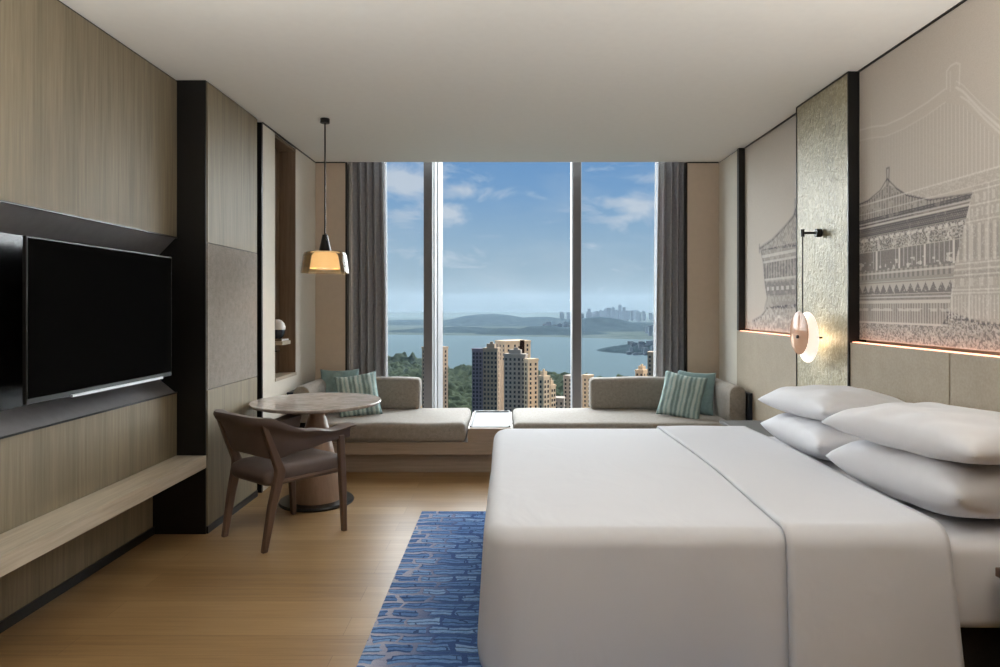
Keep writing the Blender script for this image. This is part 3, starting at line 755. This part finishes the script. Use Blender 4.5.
# wall lamp
s = thing('wall_lamp', (1.95, 4.14, 1.81), 'wall lamp with glass disc hanging on a thin black rod by the glass panel', 'lamp')
lathe('wall_mount', [(0, -.008), (.026, -.008), (.026, -.04), (.012, -.042), (0, -.042)], M['black'], s, n=24, axis='X')
lathe('arm', [(0, -.03), (.0075, -.03), (.0075, -.124), (0, -.124)], M['black'], s, n=14, axis='X')
lathe('arm_tip', [(0, -.024), (.011, -.024), (.011, .022), (0, .022)], M['black'], s, (-.12, 0, 0), n=14)
lathe('rod', [(0, 0), (.0038, 0), (.0038, -.55), (0, -.55)], M['black'], s, (-.12, 0, 0), n=10)
M['blush_glass'] = thin_glass('blush_glass', (.95, .84, .76, 1), 1, .08, body=srgb(236, 205, 182), body_fac=.42)
t_ = NT('opal_glass'); t_.b.inputs['Base Color'].default_value = (.9, .88, .85, 1); t_.b.inputs['Emission Color'].default_value = (1, .88, .74, 1); t_.b.inputs['Emission Strength'].default_value = .75
M['opal'] = t_.m
def disc(r, x0, x1): return [(0, x0), (r*.9, x0), (r, (x0+x1)/2), (r*.9, x1), (0, x1)]
lathe('front_glass_disc', disc(.134, -.006, .004), M['blush_glass'], s, (-.142, 0, -.621), n=64, axis='X')
lathe('rear_opal_disc', disc(.158, -.006, .006), M['opal'], s, (-.092, 0, -.648), n=64, axis='X')
lathe('spindle', [(0, -.16), (.006, -.16), (.006, 0), (0, 0)], M['black'], s, (0, 0, -.65), n=10, axis='X')
lathe('centre_cap', [(0, -.008), (.011, -.008), (.011, .0), (0, .0)], M['black'], s, (-.148, 0, -.645), n=16, axis='X')

# ------------------------------------------------------------------ bed
bd = thing('bed', (.95, 3.16, 0), 'large low bed with white sheeted mattress on a dark base', 'bed')
box('base', .05, 1.94, 2.32, 4.02, .03, .26, M['plinth_dark'], bd, bevel=.01)
o = cushion_box('mattress', -.02, 1.948, 2.235, 4.085, .26, .562, M['sheet'], .045, crown=.002, seed=9); o.parent = bd; o.location = (o.location.x-.95, o.location.y-3.16, o.location.z)
def drape(name, x0, x1, y0, y1, zt, zb, mat, parent=None, rr=.07, open_head=True, flare=.02, seed=0, thick=.02, head_r=.03, foot=True):
    """a cover lying over the bed: top plus drops on the near, far and (optionally) foot sides."""
    rnd = random.Random(seed); ph = [rnd.uniform(0, 6.28) for _ in range(8)]
    bm = bmesh.new()
    # outline from head end near side, around the foot, to head end far side; extruded inwards toward the bed's middle line
    cy = (y0+y1)/2; pts = []; cr = .11; n = 30
    for i in range(n+1): pts.append((x1+(x0+cr-x1)*i/n, y0, 0, -1))
    if foot:
        for i in range(1, 7): a = PI/2*i/6; pts.append((x0+cr-cr*math.sin(a), y0+cr-cr*math.cos(a), -math.sin(a), -math.cos(a)))
        for i in range(1, n): pts.append((x0, y0+cr+(y1-y0-2*cr)*i/n, -1, 0))
        for i in range(0, 7): a = PI/2*i/6; pts.append((x0+cr-cr*math.cos(a), y1-cr+cr*math.sin(a), -math.cos(a), math.sin(a)))
        for i in range(1, n+1): pts.append((x0+cr+(x1-x0-cr)*i/n, y1, 0, 1))
    prof = []
    nd = 16
    for k in range(nd+1):
        t = k/nd; prof.append((flare*(1-t)**.8, zb+(zt-rr-zb)*t))
    for k in range(1, 9):
        a = PI/2*k/8; prof.append((-rr*(1-math.cos(a)), zt-rr+rr*math.sin(a)))
    rings = []
    if foot:
        for off, z in prof:
            ring = []
            t = (zt-z)/(zt-zb)
            for (x, y, nx, ny) in pts:
                w = .012*t*math.sin(x*7+y*5+ph[0])+.006*t*math.sin(x*17-y*13+ph[1])
                o_ = off+w; ring.append(bm.verts.new((x+nx*o_ if not (nx == 0) else x, y+ny*o_, z)))
            rings.append(ring)
        ins = []
        for (x, y, nx, ny) in pts: 
            xx = x-nx*(rr+.07) if nx else x; yy = y-ny*(rr+.07)
            ins.append((max(xx, x0+rr+.07), min(max(yy, y0+rr+.07), y1-rr-.07)))
        # keep one vertex per distinct place
        vs_ = []; last = None
        for q_ in ins:
            if last is None or (Vector(q_)-Vector(last)).length > 1e-5: vs_.append(bm.verts.new((q_[0], q_[1], zt+.001))); last = q_
            else: vs_.append(vs_[-1])
        ins = vs_; uniq = []
        for v_ in ins:
            if not uniq or uniq[-1] is not v_: uniq.append(v_)
        rings.append(ins)
        for a, c in zip(rings, rings[1:]):
            for i in range(len(a)-1):
                q_ = (a[i], a[i+1], c[i+1], c[i]) if c[i+1] is not c[i] else (a[i], a[i+1], c[i])
                bm.faces.new(q_)
        bm.faces.new(uniq)
        bmesh.ops.remove_doubles(bm, verts=bm.verts, dist=.0005)
    else:
        m = 26; nt = 40
        sec = [(y0-off, z) for off, z in prof]; sec = [(y0-o, z) for o, z in prof]
        mid = [(y0+rr+(y1-y0-2*rr)*k/nt, zt) for k in range(1, nt)]
        full = sec+mid+[(y1+o, z) for o, z in reversed(prof)]
        for i in range(m+1):
            x = x0+(x1-x0)*i/m; ring = []
            for (y, z) in full:
                t = max(0, (zt-rr-z)/(zt-zb))
                sg = -1 if y < cy else 1
                w = .010*t*math.sin(x*9+ph[0]+z*3)+.004*t*math.sin(x*23+ph[1])
                zz = z+(.004*math.sin(x*8+ph[2])*math.sin(y*5+ph[3])*(1 if z >= zt-.001 else 0))
                xx = x+.012*math.sin(y*3+ph[4])*(1 if i == 0 else .5)+.05*t*(0 if sg > 0 else 1)*(x-x0)/(x1-x0)
                ring.append(bm.verts.new((xx, y+sg*w, zz)))
            rings.append(ring)
        for a, c in zip(rings, rings[1:]):
            for i in range(len(a)-1): bm.faces.new((a[i], a[i+1], c[i+1], c[i]))
    o = bm_obj(name, bm, mat, parent, True)
    md = o.modifiers.new('thick', 'SOLIDIFY'); md.thickness = thick; md.offset = -1; md.use_rim = True
    return o
# foot/near side skin follows photo: near edge Y 2.19, far edge 4.14, foot X -.09
dv = drape('duvet', -.085, 1.44, 2.205, 4.125, .607, .12, M['duvet'], rr=.058, flare=.015, seed=3, thick=.018)
tag(dv, 'smooth white duvet spread over the bed and hanging down its sides', 'duvet')
fb = drape('folded_band', .93, 1.46, 2.188, 4.142, .622, .10, M['duvet'], dv, rr=.07, flare=.02, seed=5, thick=.014, foot=False)
# bed pillows
def bp(label, loc, rot, L, W, Hh, seed, sag=0, bottom=.44):
    o = pillow_mesh('bed_pillow', L, W, Hh, M['sheet'], loc, rot, seed, 40, wr=.006, sag=sag, bottom=bottom); tag(o, label, 'pillow', 'white bed pillows'); return o
bp('lower white pillow of the stack nearer the window', (1.715, 3.53, .675), (0, math.radians(2), math.radians(88)), .80, .48, .18, 11, bottom=.62)
bp('upper white pillow of the stack nearer the window', (1.72, 3.54, .825), (math.radians(0), math.radians(3), math.radians(91)), .80, .48, .18, 12, bottom=.38)
bp('lower white pillow of the stack further from the window', (1.71, 2.64, .695), (0, math.radians(2), math.radians(95)), .80, .48, .20, 13, bottom=.65)
bp('upper white pillow of the stack further from the window', (1.70, 2.60, .852), (0, math.radians(2), math.radians(97)), .84, .50, .19, 14, bottom=.38)

# bedside tables
n1 = thing('bedside_table', (1.78, 4.55, 0), 'bedside table with pale top between the bed and the window bench', 'bedside table')
box('body', 1.62, 1.94, 4.22, 4.98, 0, .478, M['plinth_dark'], n1); box('top', 1.585, 1.945, 4.20, 5.0, .478, .50, M['white_lacquer'], n1, bevel=.003)
n2 = thing('bedside_table', (1.78, 1.85, 0), 'dark bedside table with brown edge, its corner showing beside the mattress', 'bedside table')
box('body', 1.605, 1.94, 1.52, 2.165, 0, .47, M['plinth_dark'], n2); box('top', 1.592, 1.944, 1.50, 2.18, .47, .50, M['dark_wood'], n2, bevel=.003)

# rug
rg = box('rug', -.565, .9, 1.6, 4.37, 0.0005, .012, M['rug'], bevel=.003)
me = rg.data
for v in me.vertices: v.co.x += 1.465/2
rg.location.x -= 1.465/2
tag(rg, 'blue wool rug with pale block pattern on the oak floor beside the bed', 'rug')

# ------------------------------------------------------------------ lamps: added fill uplighters out of view, pendant and wall lamp bulbs
def lamp(name, typ, loc, energy, col, size=.1, rot=(0, 0, 0), **kw):
    l = bpy.data.lights.new(name, typ); l.energy = energy; l.color = col
    if typ == 'AREA': l.shape = 'DISK'; l.size = size
    elif typ == 'SUN': l.angle = size
    else: l.shadow_soft_size = size
    for k, v in kw.items(): setattr(l, k, v)
    o = bpy.data.objects.new(name, l); COL.objects.link(o); o.location = loc; o.rotation_euler = rot
    return o
M['diffuser'] = emit('lamp_diffuser', (1, .93, .84, 1), 4)
UP = 57
for (x, y, lb) in ((-1.12, 1.15, 'added unseen fill uplighter by the television wall'), (1.72, 1.15, 'added unseen fill uplighter beside the dark bedside table')):  # unseen uplighters added to brighten the ceiling and the room
    c = thing('fill_uplighter', (x, y, 0), lb, 'added fill lamp')
    lathe('base', [(0, 0), (.14, 0), (.14, .015), (.02, .03), (0, .03)], M['black'], c, n=32)
    lathe('pole', [(.011, .02), (.011, 1.42), (0, 1.42)], M['black'], c, n=14)
    lathe('lamp_shade', [(.0, 1.40), (.03, 1.40), (.12, 1.44), (.18, 1.50), (.175, 1.50), (.115, 1.45), (0, 1.425)], M['black'], c, n=40)
    lamp('fill_uplighter_light', 'AREA', (x, y, 1.50), UP, (1, .985, .965), .30, (PI, 0, 0))
lamp('pendant_bulb', 'POINT', (-1.312, 4.78, H-1.05), 5, (1, .78, .5), .04)
lamp('wall_lamp_bulb', 'POINT', (1.95-.055, 4.14, 1.155), .8, (1, .74, .48), .02)

# ------------------------------------------------------------------ outside
GZ = -108.0
def gy(y): return 666.7*(1.35-GZ)/(y-307)          # distance of ground seen at a height in the view
def facade(name, wallc, v=.06):
    return plain(name, wallc, .8, var=v, nscale=.4, spec=0)
F = {'dark': facade('dark_recess', srgb(40, 30, 28)), 'beige': facade('sandstone_render', srgb(206, 180, 152)), 'brown': facade('brown_tile_facade', srgb(164, 145, 126)),
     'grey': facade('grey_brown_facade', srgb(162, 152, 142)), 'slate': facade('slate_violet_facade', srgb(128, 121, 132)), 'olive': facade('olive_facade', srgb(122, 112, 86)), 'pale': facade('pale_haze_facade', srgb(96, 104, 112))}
M['dark_window'] = plain('dark_window_glass', srgb(38, 44, 54), .2, spec=.6)
def tower(x_px0, x_px1, y_top, Y, rot, wm, label, depth=16, win=True, cols=3, side_cols=3, name='apartment_tower', pent=True, group=None, floor=3.0, zmin=-82, lm=None):
    s_ = 666.7/Y; X0 = (x_px0-508)/s_; X1 = (x_px1-508)/s_; W = (X1-X0)
    top = 1.35-(y_top-307)/s_
    cx = (X0+X1)/2; c, sn = math.cos(rot), math.sin(rot)
    wid = (W-depth*abs(sn))/max(.3, abs(c)); wid = max(4, wid)
    t = thing(name, (cx, Y+depth/2, GZ), label, 'building', group, rz=rot)
    Hh = top-GZ
    bm = bmesh.new(); bx(bm, -wid/2, wid/2, -depth/2, depth/2, 0, Hh)
    bx(bm, -wid/2-.3, wid/2+.3, -depth/2-.3, depth/2+.3, Hh-1.2, Hh-.2)
    bx(bm, -wid/2-.25, wid/2+.25, -depth/2-.25, depth/2+.25, Hh-20, Hh-19.4)
    bm_obj('walls', bm, F[wm], t)
    if pent: 
        bm = bmesh.new(); bx(bm, -wid*.3, wid*.25, -depth*.25, depth*.3, Hh, Hh+2.6); bx(bm, -wid*.1, wid*.1, -depth*.1, depth*.1, Hh+2.6, Hh+4); bm_obj('roof_house', bm, F[wm], t)
    if win:
        bm = bmesh.new(); bx(bm, -.65, .65, -.12, .05, 0, 1.5); bx(bm, -.8, .8, -.2, .02, -.15, 0)
        wme = bpy.data.meshes.new('window'); bm.to_mesh(wme); bm.free(); wme.materials.append(M['dark_window'])
        cnt = 0; z = Hh-4.2
        while z+GZ > zmin and cnt < 100:
            for k in range(cols):
                if cnt >= 100: break
                x = -wid/2+wid*(k+.5)/cols; o = link('window', wme, None, t, loc=(x, -depth/2, z)); cnt += 1
            for k in range(side_cols):
                if cnt >= 100: break
                y = -depth/2+depth*(k+.5)/side_cols
                sd = 1 if rot > 0 or True else -1
                o = link('window', wme, None, t, loc=(sd*wid/2, y, z)); o.rotation_euler.z = PI/2; cnt += 1
            z -= floor
    return t
r = math.radians
tower(472, 487.5, 348.5, 452, r(-12), 'slate', 'dark slate apartment tower at the outer edge of the cluster next to the wooded shore', 6, cols=4, side_cols=1, floor=2.6, pent=False, zmin=-75)
tower(483, 500, 348, 440, r(-14), 'brown', 'brown apartment tower with small roof house beside the dark slate one', 7, cols=4, side_cols=1, zmin=-75)
tb = tower(495, 531, 341, 462, r(-58), 'beige', 'tallest sunlit sandstone tower block with dark roof notch', 21, cols=3, side_cols=4, pent=False, zmin=-36)
tower(504, 528, 354, 430, r(-14), 'grey', 'grey apartment tower in front of the tallest sandstone block', 7, cols=5, side_cols=1, pent=True, zmin=-75)
tower(524, 538.5, 359, 420, r(-56), 'beige', 'sunlit sandstone tower stepping down toward the lake', 8, cols=1, side_cols=2, pent=False, zmin=-75)
tower(538, 550, 376, 400, r(-40), 'beige', 'lower sunlit sandstone block at the lake end of the cluster', 6, cols=1, side_cols=2, zmin=-75)
tower(546, 556, 385, 412, r(-40), 'beige', 'smallest sandstone block at the foot of the cluster by the lake', 5, cols=1, side_cols=2, zmin=-80)
tower(554, 566, 398, 430, r(-10), 'grey', 'low grey block between the sandstone cluster and the slim window post', 9, cols=2, side_cols=1, zmin=-85, pent=False)
tower(421, 447, 347, 470, r(-30), 'brown', 'brown tower block half hidden behind the broad window post', 12, cols=4, side_cols=2, zmin=-90, pent=False)
tower(417, 424, 387, 500, r(-30), 'beige', 'small sandstone block low beside the broad window post', 5, cols=1, side_cols=1, zmin=-90, pent=False)
tower(564, 590, 376, 500, r(-35), 'grey', 'grey tower half hidden behind the slim window post', 12, cols=4, side_cols=2, zmin=-90, pent=False)
tower(583, 594, 375, 470, r(-50), 'beige', 'narrow sandstone tower just past the slim window post', 6, cols=1, side_cols=2, zmin=-90, pent=False)
tower(636, 650, 370, 490, r(-40), 'beige', 'sandstone block showing above the back cushion beside the curtain', 8, cols=2, side_cols=2, zmin=-90, pent=True)
tower(648, 664, 352, 470, r(-15), 'brown', 'dark brown tower partly hidden by the bed side curtain', 9, cols=3, side_cols=2, zmin=-60, pent=False)
# dark notch in the upper storeys of the tallest block
for ch_ in list(tb.children):
    if ch_.name.startswith('walls'):
        xs_ = max(v.co.x for v in ch_.data.vertices)-.3; zt_ = max(v.co.z for v in ch_.data.vertices)
bm = bmesh.new(); bx(bm, xs_-.1, xs_+.35, 1.5, 5.2, zt_-9, zt_+.3); bx(bm, xs_-.1, xs_+.35, .2, 1.5, zt_-5, zt_-4); bx(bm, xs_-.1, xs_+.35, .2, 1.5, zt_-8, zt_-7)
bm_obj('roof_notch', bm, F['dark'], tb)

# ground, lake, forest, hills
t_ = NT('city_ground'); v_ = t_.coords(); t_.l(t_.ramp(t_.noise(v_, .01, 4, .7), [(.35, srgb(48, 60, 56)), (.6, srgb(72, 78, 74))]), t_.b.inputs['Base Color']); t_.b.inputs['Roughness'].default_value = .9; t_.b.inputs['Specular IOR Level'].default_value = 0
M['ground'] = t_.m
struct(box('ground', -9000, 9000, 60, 14000, GZ-3, GZ-1, M['ground']))
t_ = NT('lake_water'); t_.b.inputs['Base Color'].default_value = srgb(76, 89, 94); t_.b.inputs['Roughness'].default_value = .8; t_.b.inputs['Specular IOR Level'].default_value = 0
t_.bump(t_.noise(t_.coords((1, .3, 1)), .2, 3), .3, .5); M['lake'] = t_.m
bm = bmesh.new()
shore_near = [(-4000, 1300), (-260, 1290), (-190, 1180), (-60, 1110), (20, 1050), (70, 1010), (120, 960), (160, 900), (260, 800), (420, 760), (800, 700), (4000, 600)]
shore_far = [(4000, 2500), (1100, 2150), (700, 2100), (300, 2350), (0, 2500), (-500, 2650), (-1500, 2700), (-4000, 2700)]
f = bm.faces.new([bm.verts.new((x, y, GZ)) for x, y in shore_near+shore_far])
f2 = bmesh.ops.extrude_face_region(bm, geom=[f]); bmesh.ops.translate(bm, verts=[e for e in f2['geom'] if isinstance(e, bmesh.types.BMVert)], vec=(0, 0, -.8))
struct(bm_obj('lake', bm, M['lake']))
M['forest'] = None
t_ = NT('tree_canopy'); v_ = t_.coords(); t_.l(t_.ramp(t_.noise(v_, .09, 4, .7), [(.35, srgb(44, 52, 42)), (.65, srgb(70, 77, 60))]), t_.b.inputs['Base Color']); t_.b.inputs['Roughness'].default_value = .95; t_.b.inputs['Specular IOR Level'].default_value = 0
M['forest'] = t_.m
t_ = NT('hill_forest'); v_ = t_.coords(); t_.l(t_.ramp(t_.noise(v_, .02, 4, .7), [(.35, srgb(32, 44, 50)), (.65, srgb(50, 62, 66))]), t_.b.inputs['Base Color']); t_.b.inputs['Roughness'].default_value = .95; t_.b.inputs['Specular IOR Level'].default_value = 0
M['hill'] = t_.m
def hfield(name, x0, x1, y0, y1, nx, ny, fn, mat, thick=0):
    xs = np.linspace(x0, x1, nx); ys = np.linspace(y0, y1, ny); X, Y = np.meshgrid(xs, ys, indexing='ij'); Z = fn(X, Y)
    co = np.stack([X, Y, Z], -1).reshape(-1, 3); idx = np.arange(nx*ny).reshape(nx, ny)
    q = np.stack([idx[:-1, :-1], idx[1:, :-1], idx[1:, 1:], idx[:-1, 1:]], -1).reshape(-1, 4)
    me = bpy.data.meshes.new(name); me.from_pydata(co.tolist(), [], q.tolist()); return link(name, me, mat, smooth=True)
def canopy(X, Y):
    c = 11*vnoise(X/9, Y/9)+7*vnoise(X/4.5+7, Y/4.5)+8*vnoise(X/60, Y/60)
    # shoreline mask
    sh = np.interp(X, [p_[0] for p_ in shore_near], [p_[1] for p_ in shore_near])
    m = np.clip((sh-12-Y)/25, 0, 1); m2 = np.clip((Y-560)/30, 0, 1)
    return GZ-14+(c+12)*m*m2
fo = hfield('forest', -330, 190, 545, 1300, 260, 300, canopy, M['forest'])
tag(fo, 'dense green woodland between the towers and the lake shore', 'woodland', kind='stuff')
def canopy2(X, Y):
    m = np.exp(-((X+215)/70)**2-((Y-1290)/18)**2)
    return GZ-6+m*(14+26*vnoise(X/8, Y/8))
fo = hfield('treeline', -330, -110, 1240, 1340, 120, 40, canopy2, M['forest']); tag(fo, 'low line of trees standing on the lake shore near the curtain', 'trees', kind='stuff')
def hills(lst):
    def fn(X, Y):
        Z = np.full(X.shape, GZ-6.0)
        for cx, cy, sx, sy, h in lst: Z = np.maximum(Z, GZ-6+(h+6)*np.exp(-np.abs((X-cx)/sx)**2.2-((Y-cy)/sy)**2))
        return Z+6*vnoise(X/45, Y/45)*(Z > GZ)
    return fn
def hx(px, Y): return (px-508)*Y/666.7
h1 = [(hx(490, 4300), 4300, 300, 300, 62), (hx(540, 4300), 4300, 260, 300, 42), (hx(420, 4400), 4400, 400, 300, 22), (hx(455, 3000), 3000, 260, 120, 18)]
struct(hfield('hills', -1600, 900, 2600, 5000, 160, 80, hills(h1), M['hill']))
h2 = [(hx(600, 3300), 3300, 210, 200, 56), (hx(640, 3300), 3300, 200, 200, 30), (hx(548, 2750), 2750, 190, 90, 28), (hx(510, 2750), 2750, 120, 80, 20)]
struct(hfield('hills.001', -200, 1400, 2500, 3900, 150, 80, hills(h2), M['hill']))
# wooded headland in the lake
def head(X, Y):
    m = np.clip(1-np.sqrt(((X-510)/290)**2+((Y-1670+.5*(X-233))/150)**2), 0, 1)**.6
    return GZ-2+m*(26+20*vnoise(X/14, Y/14))
hd = hfield('headland', 180, 800, 1300, 1900, 150, 110, head, M['hill']); hd['kind'] = 'structure'

def simple_block(name, x, y, w, d, h, mat, label, cat, group, base=GZ, terrain=None):
    while not free(x, y, w, d): y += 12; x += rs.uniform(-6, 6)
    if terrain: base = float(terrain(np.array([[x]]), np.array([[y]]))[0, 0])-3
    bm = bmesh.new(); bx(bm, -w/2, w/2, -d/2, d/2, 0, h)
    if random.random() < .6: bx(bm, -w/5, w/5, -d/5, d/5, h, h+h*.06)
    o = bm_obj(name, bm, mat, None, loc=(x, y, base)); return tag(o, label, cat, group)
rs = random.Random(5)
used = []
def free(x, y, w, d):
    if any(abs(x-a) < (w+c)/2+3 and abs(y-b_) < (d+e)/2+3 for a, b_, c, e in used): return False
    used.append((x, y, w, d)); return True
for k in range(64):
    Y = rs.uniform(4900, 6200); px = rs.choice([rs.gauss(612, 18), rs.uniform(556, 668), rs.uniform(556, 668)])
    px = min(690, max(545, px)); c_ = math.exp(-((px-615)/22)**2)
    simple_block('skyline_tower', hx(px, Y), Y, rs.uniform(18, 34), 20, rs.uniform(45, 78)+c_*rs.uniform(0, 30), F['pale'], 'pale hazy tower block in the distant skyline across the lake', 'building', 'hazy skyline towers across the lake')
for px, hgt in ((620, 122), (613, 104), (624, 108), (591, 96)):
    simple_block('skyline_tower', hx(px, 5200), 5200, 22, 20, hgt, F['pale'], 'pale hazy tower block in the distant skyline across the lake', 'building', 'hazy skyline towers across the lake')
for k in range(26):
    Y = rs.uniform(2900, 3000); px = rs.uniform(545, 572) if k < 14 else rs.uniform(640, 668)
    if k >= 14: Y = rs.uniform(2300, 3000)
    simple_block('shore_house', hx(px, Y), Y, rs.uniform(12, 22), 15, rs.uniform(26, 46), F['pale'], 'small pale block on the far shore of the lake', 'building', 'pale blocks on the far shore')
for k in range(22):
    px = rs.uniform(628, 662); X_ = 400+rs.uniform(0, 130); Y = 666.7*X_/(px-508)
    if not 1450 < Y < 1640: Y = rs.uniform(1490, 1610)
    simple_block('headland_house', hx(px, Y), Y, rs.uniform(7, 14), 10, rs.uniform(8, 13), F['pale'], 'small pale house among trees on the wooded headland', 'house', 'houses on the headland', terrain=head)

# haze: a real scattering volume over the lake
hz = box('haze', -5000, 5000, 520, 7500, GZ-1.2, 130, None)
t_ = NT('lake_haze'); t_.t.nodes.remove(t_.b); vs = t_.n('ShaderNodeVolumeScatter'); vs.inputs['Color'].default_value = (.052, .069, .086, 1)
vs.inputs['Density'].default_value = 1/2100; vs.inputs['Anisotropy'].default_value = 0; t_.l(vs.outputs[0], t_.out.inputs['Volume'])
hz.data.materials.clear(); hz.data.materials.append(t_.m); tag(hz, 'pale blue haze hanging over the lake and far shore', 'haze', kind='stuff')

# ------------------------------------------------------------------ sky and sun
w = bpy.data.worlds.new('sky'); sc.world = w; w.use_nodes = True; nt = w.node_tree
for n_ in list(nt.nodes): nt.nodes.remove(n_)
W = NT.__new__(NT); W.t = nt
out = W.n('ShaderNodeOutputWorld'); bg = W.n('ShaderNodeBackground')
tc = W.n('ShaderNodeTexCoord'); sp = W.n('ShaderNodeSeparateXYZ'); W.l(tc.outputs['Generated'], sp.inputs[0])
z = sp.outputs['Z']
skyc = W.ramp(z, [(0.0, srgb(132, 150, 162)), (.03, srgb(150, 170, 184)), (.09, srgb(146, 174, 198)), (.17, srgb(120, 160, 202)), (.25, srgb(100, 146, 198)), (.5, srgb(150, 180, 215)), (.9, srgb(165, 190, 220))])
# clouds
mp = W.n('ShaderNodeMapping'); mp.inputs['Scale'].default_value = (1, 1, 2.4); W.l(tc.outputs['Generated'], mp.inputs['Vector'])
cn = W.noise(mp.outputs['Vector'], 11, 7, .62, .5)
def cdir(px, py): d = Vector(((px-508)/666.7, 1, (307-py)/666.7)); return d.normalized()
blob = None
for px, py, rx, ry, a in ((410, 182, .075, .026, 1.0), (462, 190, .06, .018, .95), (440, 212, .05, .022, .8), (402, 218, .05, .016, .8), (440, 256, .065, .016, .7), (395, 250, .025, .012, .4), (522, 264, .03, .012, .55), (545, 223, .03, .01, .4),
                          (632, 178, .07, .010, .7), (628, 203, .08, .022, .95), (608, 218, .045, .016, .9), (640, 212, .06, .02, .6), (592, 247, .025, .011, .6), (608, 168, .05, .008, .4), (648, 268, .04, .007, .3)):
    c_ = cdir(px, py); sb = W.n('ShaderNodeVectorMath', _operation='SUBTRACT'); W.l(tc.outputs['Generated'], sb.inputs[0]); sb.inputs[1].default_value = c_
    ml = W.n('ShaderNodeVectorMath', _operation='MULTIPLY'); W.l(sb.outputs[0], ml.inputs[0]); ml.inputs[1].default_value = (1/rx, 0, 1/ry)
    ln = W.n('ShaderNodeVectorMath', _operation='LENGTH'); W.l(ml.outputs[0], ln.inputs[0])
    e = W.math('MULTIPLY', W.math('SUBTRACT', 1, W.math('MULTIPLY', ln.outputs['Value'], .72), True), a)
    blob = e if blob is None else W.math('MAXIMUM', blob, e)
cf = W.math('MULTIPLY', W.math('SUBTRACT', W.math('ADD', W.math('MULTIPLY', blob, .62), W.math('MULTIPLY', cn, 1.5)), .93), 2.6, True)
front = W.math('GREATER_THAN', sp.outputs['Y'], .3)
cf = W.math('MULTIPLY', cf, front)
veil = W.math('MULTIPLY', W.math('SUBTRACT', W.noise(mp.outputs['Vector'], 5, 5, .6, .3), .5, True), .9)
c1 = W.mix(veil, skyc, srgb(200, 208, 216))
c2 = W.mix(W.math('MULTIPLY', cf, .75), c1, srgb(208, 214, 222))
W.l(c2, bg.inputs['Color']); bg.inputs['Strength'].default_value = 1.0
W.l(bg.outputs[0], out.inputs['Surface'])

def aim(d):   # rotation so that the lamp shines along d
    return Vector(d).to_track_quat('-Z', 'Y').to_euler()
lamp('sun', 'SUN', (0, 0, 50), 2.6, (1, .92, .82), math.radians(1), aim((-1, .12, -.55)))
lamp('sky_fill', 'SUN', (0, 0, 50), 27, (.95, .98, 1), math.radians(125), aim((.03, -1, -.12)))  # second, very wide sun added on top of the sky to light the room

# ------------------------------------------------------------------ camera and view
cd = bpy.data.cameras.new('camera'); cam = bpy.data.objects.new('camera', cd); COL.objects.link(cam)
cam.location = (0, 0, 1.35); cam.rotation_euler = (PI/2, 0, 0)
cd.sensor_width = 36; cd.lens = 24.0; cd.shift_x = -.008; cd.shift_y = -.0265; cd.clip_end = 30000; cd.clip_start = .05
sc.camera = cam
sc.view_settings.view_transform = 'Standard'; sc.view_settings.look = 'None'; sc.view_settings.gamma = 1; sc.view_settings.use_curve_mapping = False
sc.view_settings.exposure = 0.0
sc.cycles.max_bounces = 10; sc.cycles.diffuse_bounces = 6; sc.cycles.glossy_bounces = 4; sc.cycles.transparent_max_bounces = 16; sc.cycles.volume_bounces = 1
sc.cycles.sample_clamp_indirect = 6; sc.cycles.use_denoising = True; sc.cycles.caustics_reflective = False; sc.cycles.caustics_refractive = False
